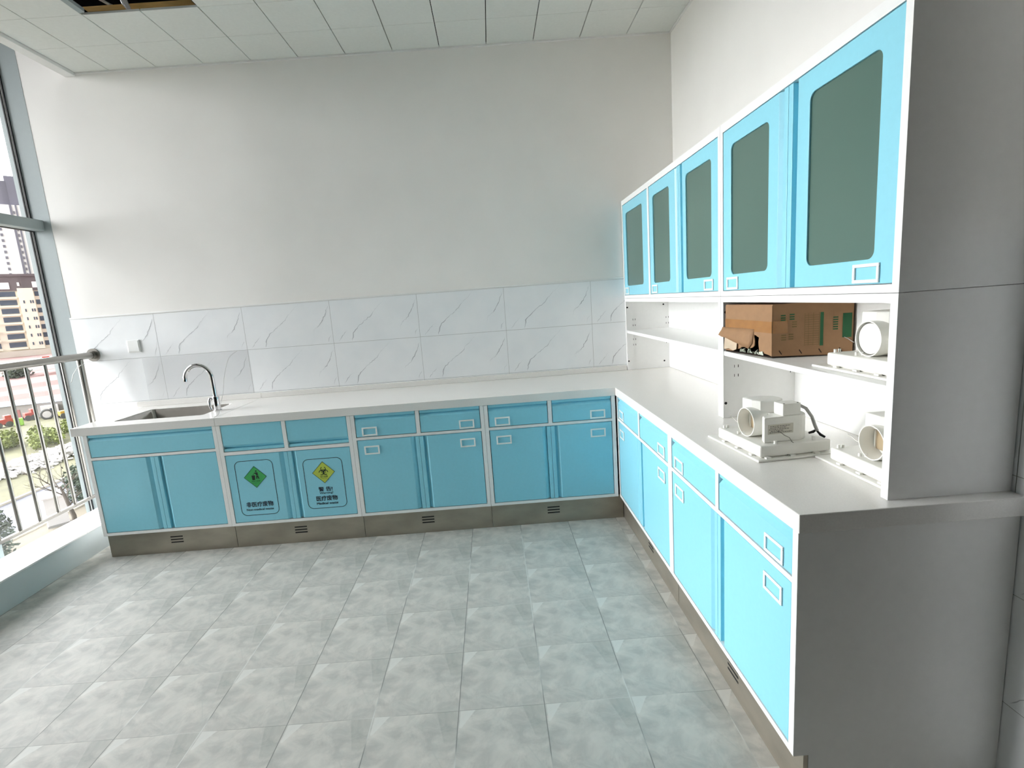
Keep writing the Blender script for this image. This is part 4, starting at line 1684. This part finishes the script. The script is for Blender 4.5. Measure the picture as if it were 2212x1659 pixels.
    # scrub and shrubs: leaves around a lumpy core
    def bush(label, loc, rx, ry, rz_, m, n, leaf, name='shrub', group=None):
        t = thing(name, label, 'shrub', loc, ROT_OUT, group)
        b = B()
        lumps = [(random.uniform(-0.6, 0.6), random.uniform(-0.6, 0.6), random.uniform(0.2, 0.6), random.uniform(0.35, 0.6)) for _ in range(9)]
        for _ in range(n):
            lx, ly, lz, lr = random.choice(lumps)
            d = Vector((random.gauss(0, 1), random.gauss(0, 1), random.gauss(0, 1))).normalized() * lr * random.uniform(0.5, 1.0)
            p = Vector(((lx + d.x) * rx, (ly + d.y) * ry, max(0.02, lz + d.z) * rz_))
            a = Vector((random.gauss(0, 1), random.gauss(0, 1), random.gauss(0, 0.6))).normalized() * leaf
            c = a.cross(Vector((random.gauss(0, 1), random.gauss(0, 1), random.gauss(0, 1)))).normalized() * leaf * 0.55
            b.add([p - a, p + c, p + a, p - c], [(0, 1, 2, 3)])
        b.build('foliage', m, t)
        st = B()
        for i in range(6):
            a = i * 1.05
            st.tube([(0, 0, -0.05), (rx * 0.25 * math.cos(a), ry * 0.25 * math.sin(a), rz_ * 0.4), (rx * 0.5 * math.cos(a), ry * 0.5 * math.sin(a), rz_ * 0.8)], [0.05, 0.035, 0.015], 6)
        st.build('stem', m_bark, t)
        return t
    sc = 'scrub on the waste ground'
    bush('yellow green shrub by the red machine, leftmost of the scrub', out(67, 0.3, GZ), 1.42, 4.5, 1.7, m_leaf1, 1500, 0.16, group=sc)
    bush('yellow green shrub in the middle of the scrub row', out(66, 3.4, GZ), 1.42, 4.5, 1.5, m_leaf1, 1500, 0.16, group=sc)
    bush('olive shrub at the right end of the scrub, behind the jamb', out(67, 6.2, GZ), 1.42, 5.0, 1.6, m_leaf1, 1500, 0.16, group=sc)
    gb = 'dark green bushes near the road'
    bush('large dark green bush at the near side of the road, lower left', out(33.5, -1.25, GZ), 1.5, 1.8, 2.9, m_leaf2, 2200, 0.12, group=gb)
    bush('dark green bush on the verge behind the bare tree, at the window jamb', out(40.5, 3.5, GZ), 1.3, 1.8, 2.6, m_leaf2, 1600, 0.12, group=gb)
    bush('round green bush on top of the red earth bank', out(140, 5.0, -6.8), 2.4, 2.4, 2.2, m_leaf2, 700, 0.4)

    # rubble heap: uncountable broken pieces
    b = B()
    for _ in range(900):
        s = random.uniform(-3.2, 7.5)
        d = 54.5 + s * 0.75 + random.gauss(0, 1.5)
        z = GZ + max(0.0, random.uniform(0, 0.7) * (1 - abs(d - 54.5 - s * 0.75) / 4))
        p = Vector(out(d, s, z))
        q = random.uniform(0.08, 0.42)
        M_ = Matrix.Rotation(random.uniform(0, 6), 3, 'Z') @ Matrix.Rotation(random.uniform(-0.8, 0.8), 3, 'X')
        h = random.uniform(0.04, 0.14)
        v = [M_ @ Vector((x * q, y * q * 0.6, zz * h)) + p for x in (-1, 1) for y in (-1, 1) for zz in (0, 1)]
        b.add(v, [(0, 1, 3, 2), (4, 6, 7, 5), (0, 4, 5, 1), (2, 3, 7, 6), (0, 2, 6, 4), (1, 5, 7, 3)])
    o = b.build('rubble_heap', m_rub)
    tag(o, 'heap of broken white rubble on the waste ground', 'rubble', kind='stuff')

    # bare tree
    t = thing('bare_tree', 'leafless young tree beside the road below the window', 'tree', (-23.9, 21.98, GZ), 0)
    b = B().tube([(0, 0, -0.1), (0.05, 0.02, 0.9), (-0.1, -0.05, 1.9), (-0.2, -0.12, 2.6)], [0.13, 0.11, 0.085, 0.05], 9)
    b.build('trunk', m_bark, t, smooth=True)
    rnd = random.Random(3)
    b = B()

    def branch(p, d, L, r, depth):
        q = p + d * L
        m_ = p + d * L * 0.5 + Vector((rnd.uniform(-1, 1), rnd.uniform(-1, 1), rnd.uniform(-0.3, 1))) * L * 0.08
        b.tube([p, m_, q], [r, r * 0.8, r * 0.55], 6)
        if depth > 0:
            for _ in range(3):
                nd = (d + Vector((rnd.uniform(-0.8, 0.8), rnd.uniform(-0.8, 0.8), rnd.uniform(-0.1, 0.6)))).normalized()
                branch(q if rnd.random() < 0.6 else m_, nd, L * rnd.uniform(0.5, 0.75), r * 0.5, depth - 1)
    for i, z in enumerate((1.5, 1.8, 2.1, 2.3, 2.5, 2.6)):
        a = i * 2.2
        branch(Vector((-0.05 - 0.06 * i, -0.03 * i, z)), Vector((math.cos(a), math.sin(a), 0.9)).normalized(), 1.0, 0.04, 3)
    b.build('branches', m_bark, t, smooth=True)

    # white electrical cabinet on the verge
    t = thing('utility_cabinet', 'white roadside utility cabinet beside the bare tree', 'utility cabinet', (-25.9, 23.3, GZ), ROT_OUT)
    B().box(-0.45, 0.45, -0.3, 0.3, 0.1, 1.6).build('cabinet_body', m_pale, t, bevel=0.02)
    B().box(-0.52, 0.52, -0.38, 0.38, 1.6, 1.7).build('cap', m_pale, t, bevel=0.02)
    B().box(-0.48, 0.48, -0.33, 0.33, 0.0, 0.1).build('plinth', m_wall, t)

    # cream apartment block
    dA = 240
    t = thing('apartment_block', 'cream apartment block with dark top storeys seen through the window', 'building', out(dA, 0, -8.0), ROT_OUT)
    B().box(-10, 19, 0.6, 16, 0, 24.6).build('walls', m_cream, t)
    B().box(-10.3, 19.3, 0.2, 16.2, 24.6, 29.4).box(-10.6, 19.6, -0.3, 16.4, 29.4, 30.2).build('top_storeys', m_brown, t)
    B().box(13.3, 17.2, -0.8, 0.7, 4.6, 25.4).build('stair_tower', m_cream, t)
    B().box(-10.2, 19.2, -1.0, 1.0, 0, 4.4).build('podium', m_beige, t)
    for i in range(7):
        z = 5.6 + i * 2.85
        for s0, s1 in ((1.2, 6.4), (8.4, 12.7)):
            B().box(s0, s1, 0.45, 0.7, z, z + 1.7).build('window', m_win, t)
            B().box(s0 - 0.1, s1 + 0.2, -0.5, 0.6, z - 0.75, z - 0.25).build('balcony', m_cream, t)
        B().box(17.55, 18.7, 0.45, 0.7, z, z + 1.6).build('window', m_win, t)
        if i < 6:
            for s0 in (14.2, 15.9, 16.5):
                B().box(s0, s0 + 0.35, -0.9, -0.7, z + 0.4, z + 1.4).build('window', m_win, t)
    for s0, s1, z0, z1 in ((8.6, 11.6, 25.2, 27.4), (13.6, 14.2, 26.2, 27.4), (17.4, 18.6, 25.6, 27.6), (4, 7.5, 25.2, 27.4)):
        B().box(s0, s1, 0.05, 0.4, z0, z1).build('window', m_pale, t)
    # two towers behind
    dB = 400
    t = thing('apartment_tower', 'tall pale apartment tower with dark crown behind the cream block', 'building', out(dB, 0, -8.0), ROT_OUT)
    B().box(2, 31.5, 0, 20, 0, 82).build('walls', m_pale, t)
    B().box(31.5, 34.0, 3, 20, 0, 90).build('side_wing', m_pale, t)
    c = B()
    c.tube([(24.0, 8, 82), (24.0, 8, 95)], 7.0, 28)
    c.build('crown', m_tgrey, t, smooth=True)
    B().box(27.0, 33.0, 2, 14, 82, 98).build('crown_block', m_tgrey, t)
    for s0, s1 in ((26.6, 27.6), (29.0, 29.7)):
        B().box(s0, s1, -0.4, 0.1, 0, 82).build('dark_strip', m_tgrey, t)
    for i in range(22):
        z = 12 + i * 3.1
        B().box(27.9, 28.5, -0.3, 0.1, z, z + 1.5).build('window', m_tgrey, t)
        B().box(31.9, 32.9, 2.7, 3.1, z, z + 1.9).build('window', m_tgrey, t)
        B().box(20.5, 21.6, -0.3, 0.1, z, z + 1.5).build('window', m_tgrey, t)


build_room()
build_ceiling()
build_window()
build_railing()
build_base_cabinets()
build_worktops()
build_uppers()
build_fans()
build_box()
build_outside()
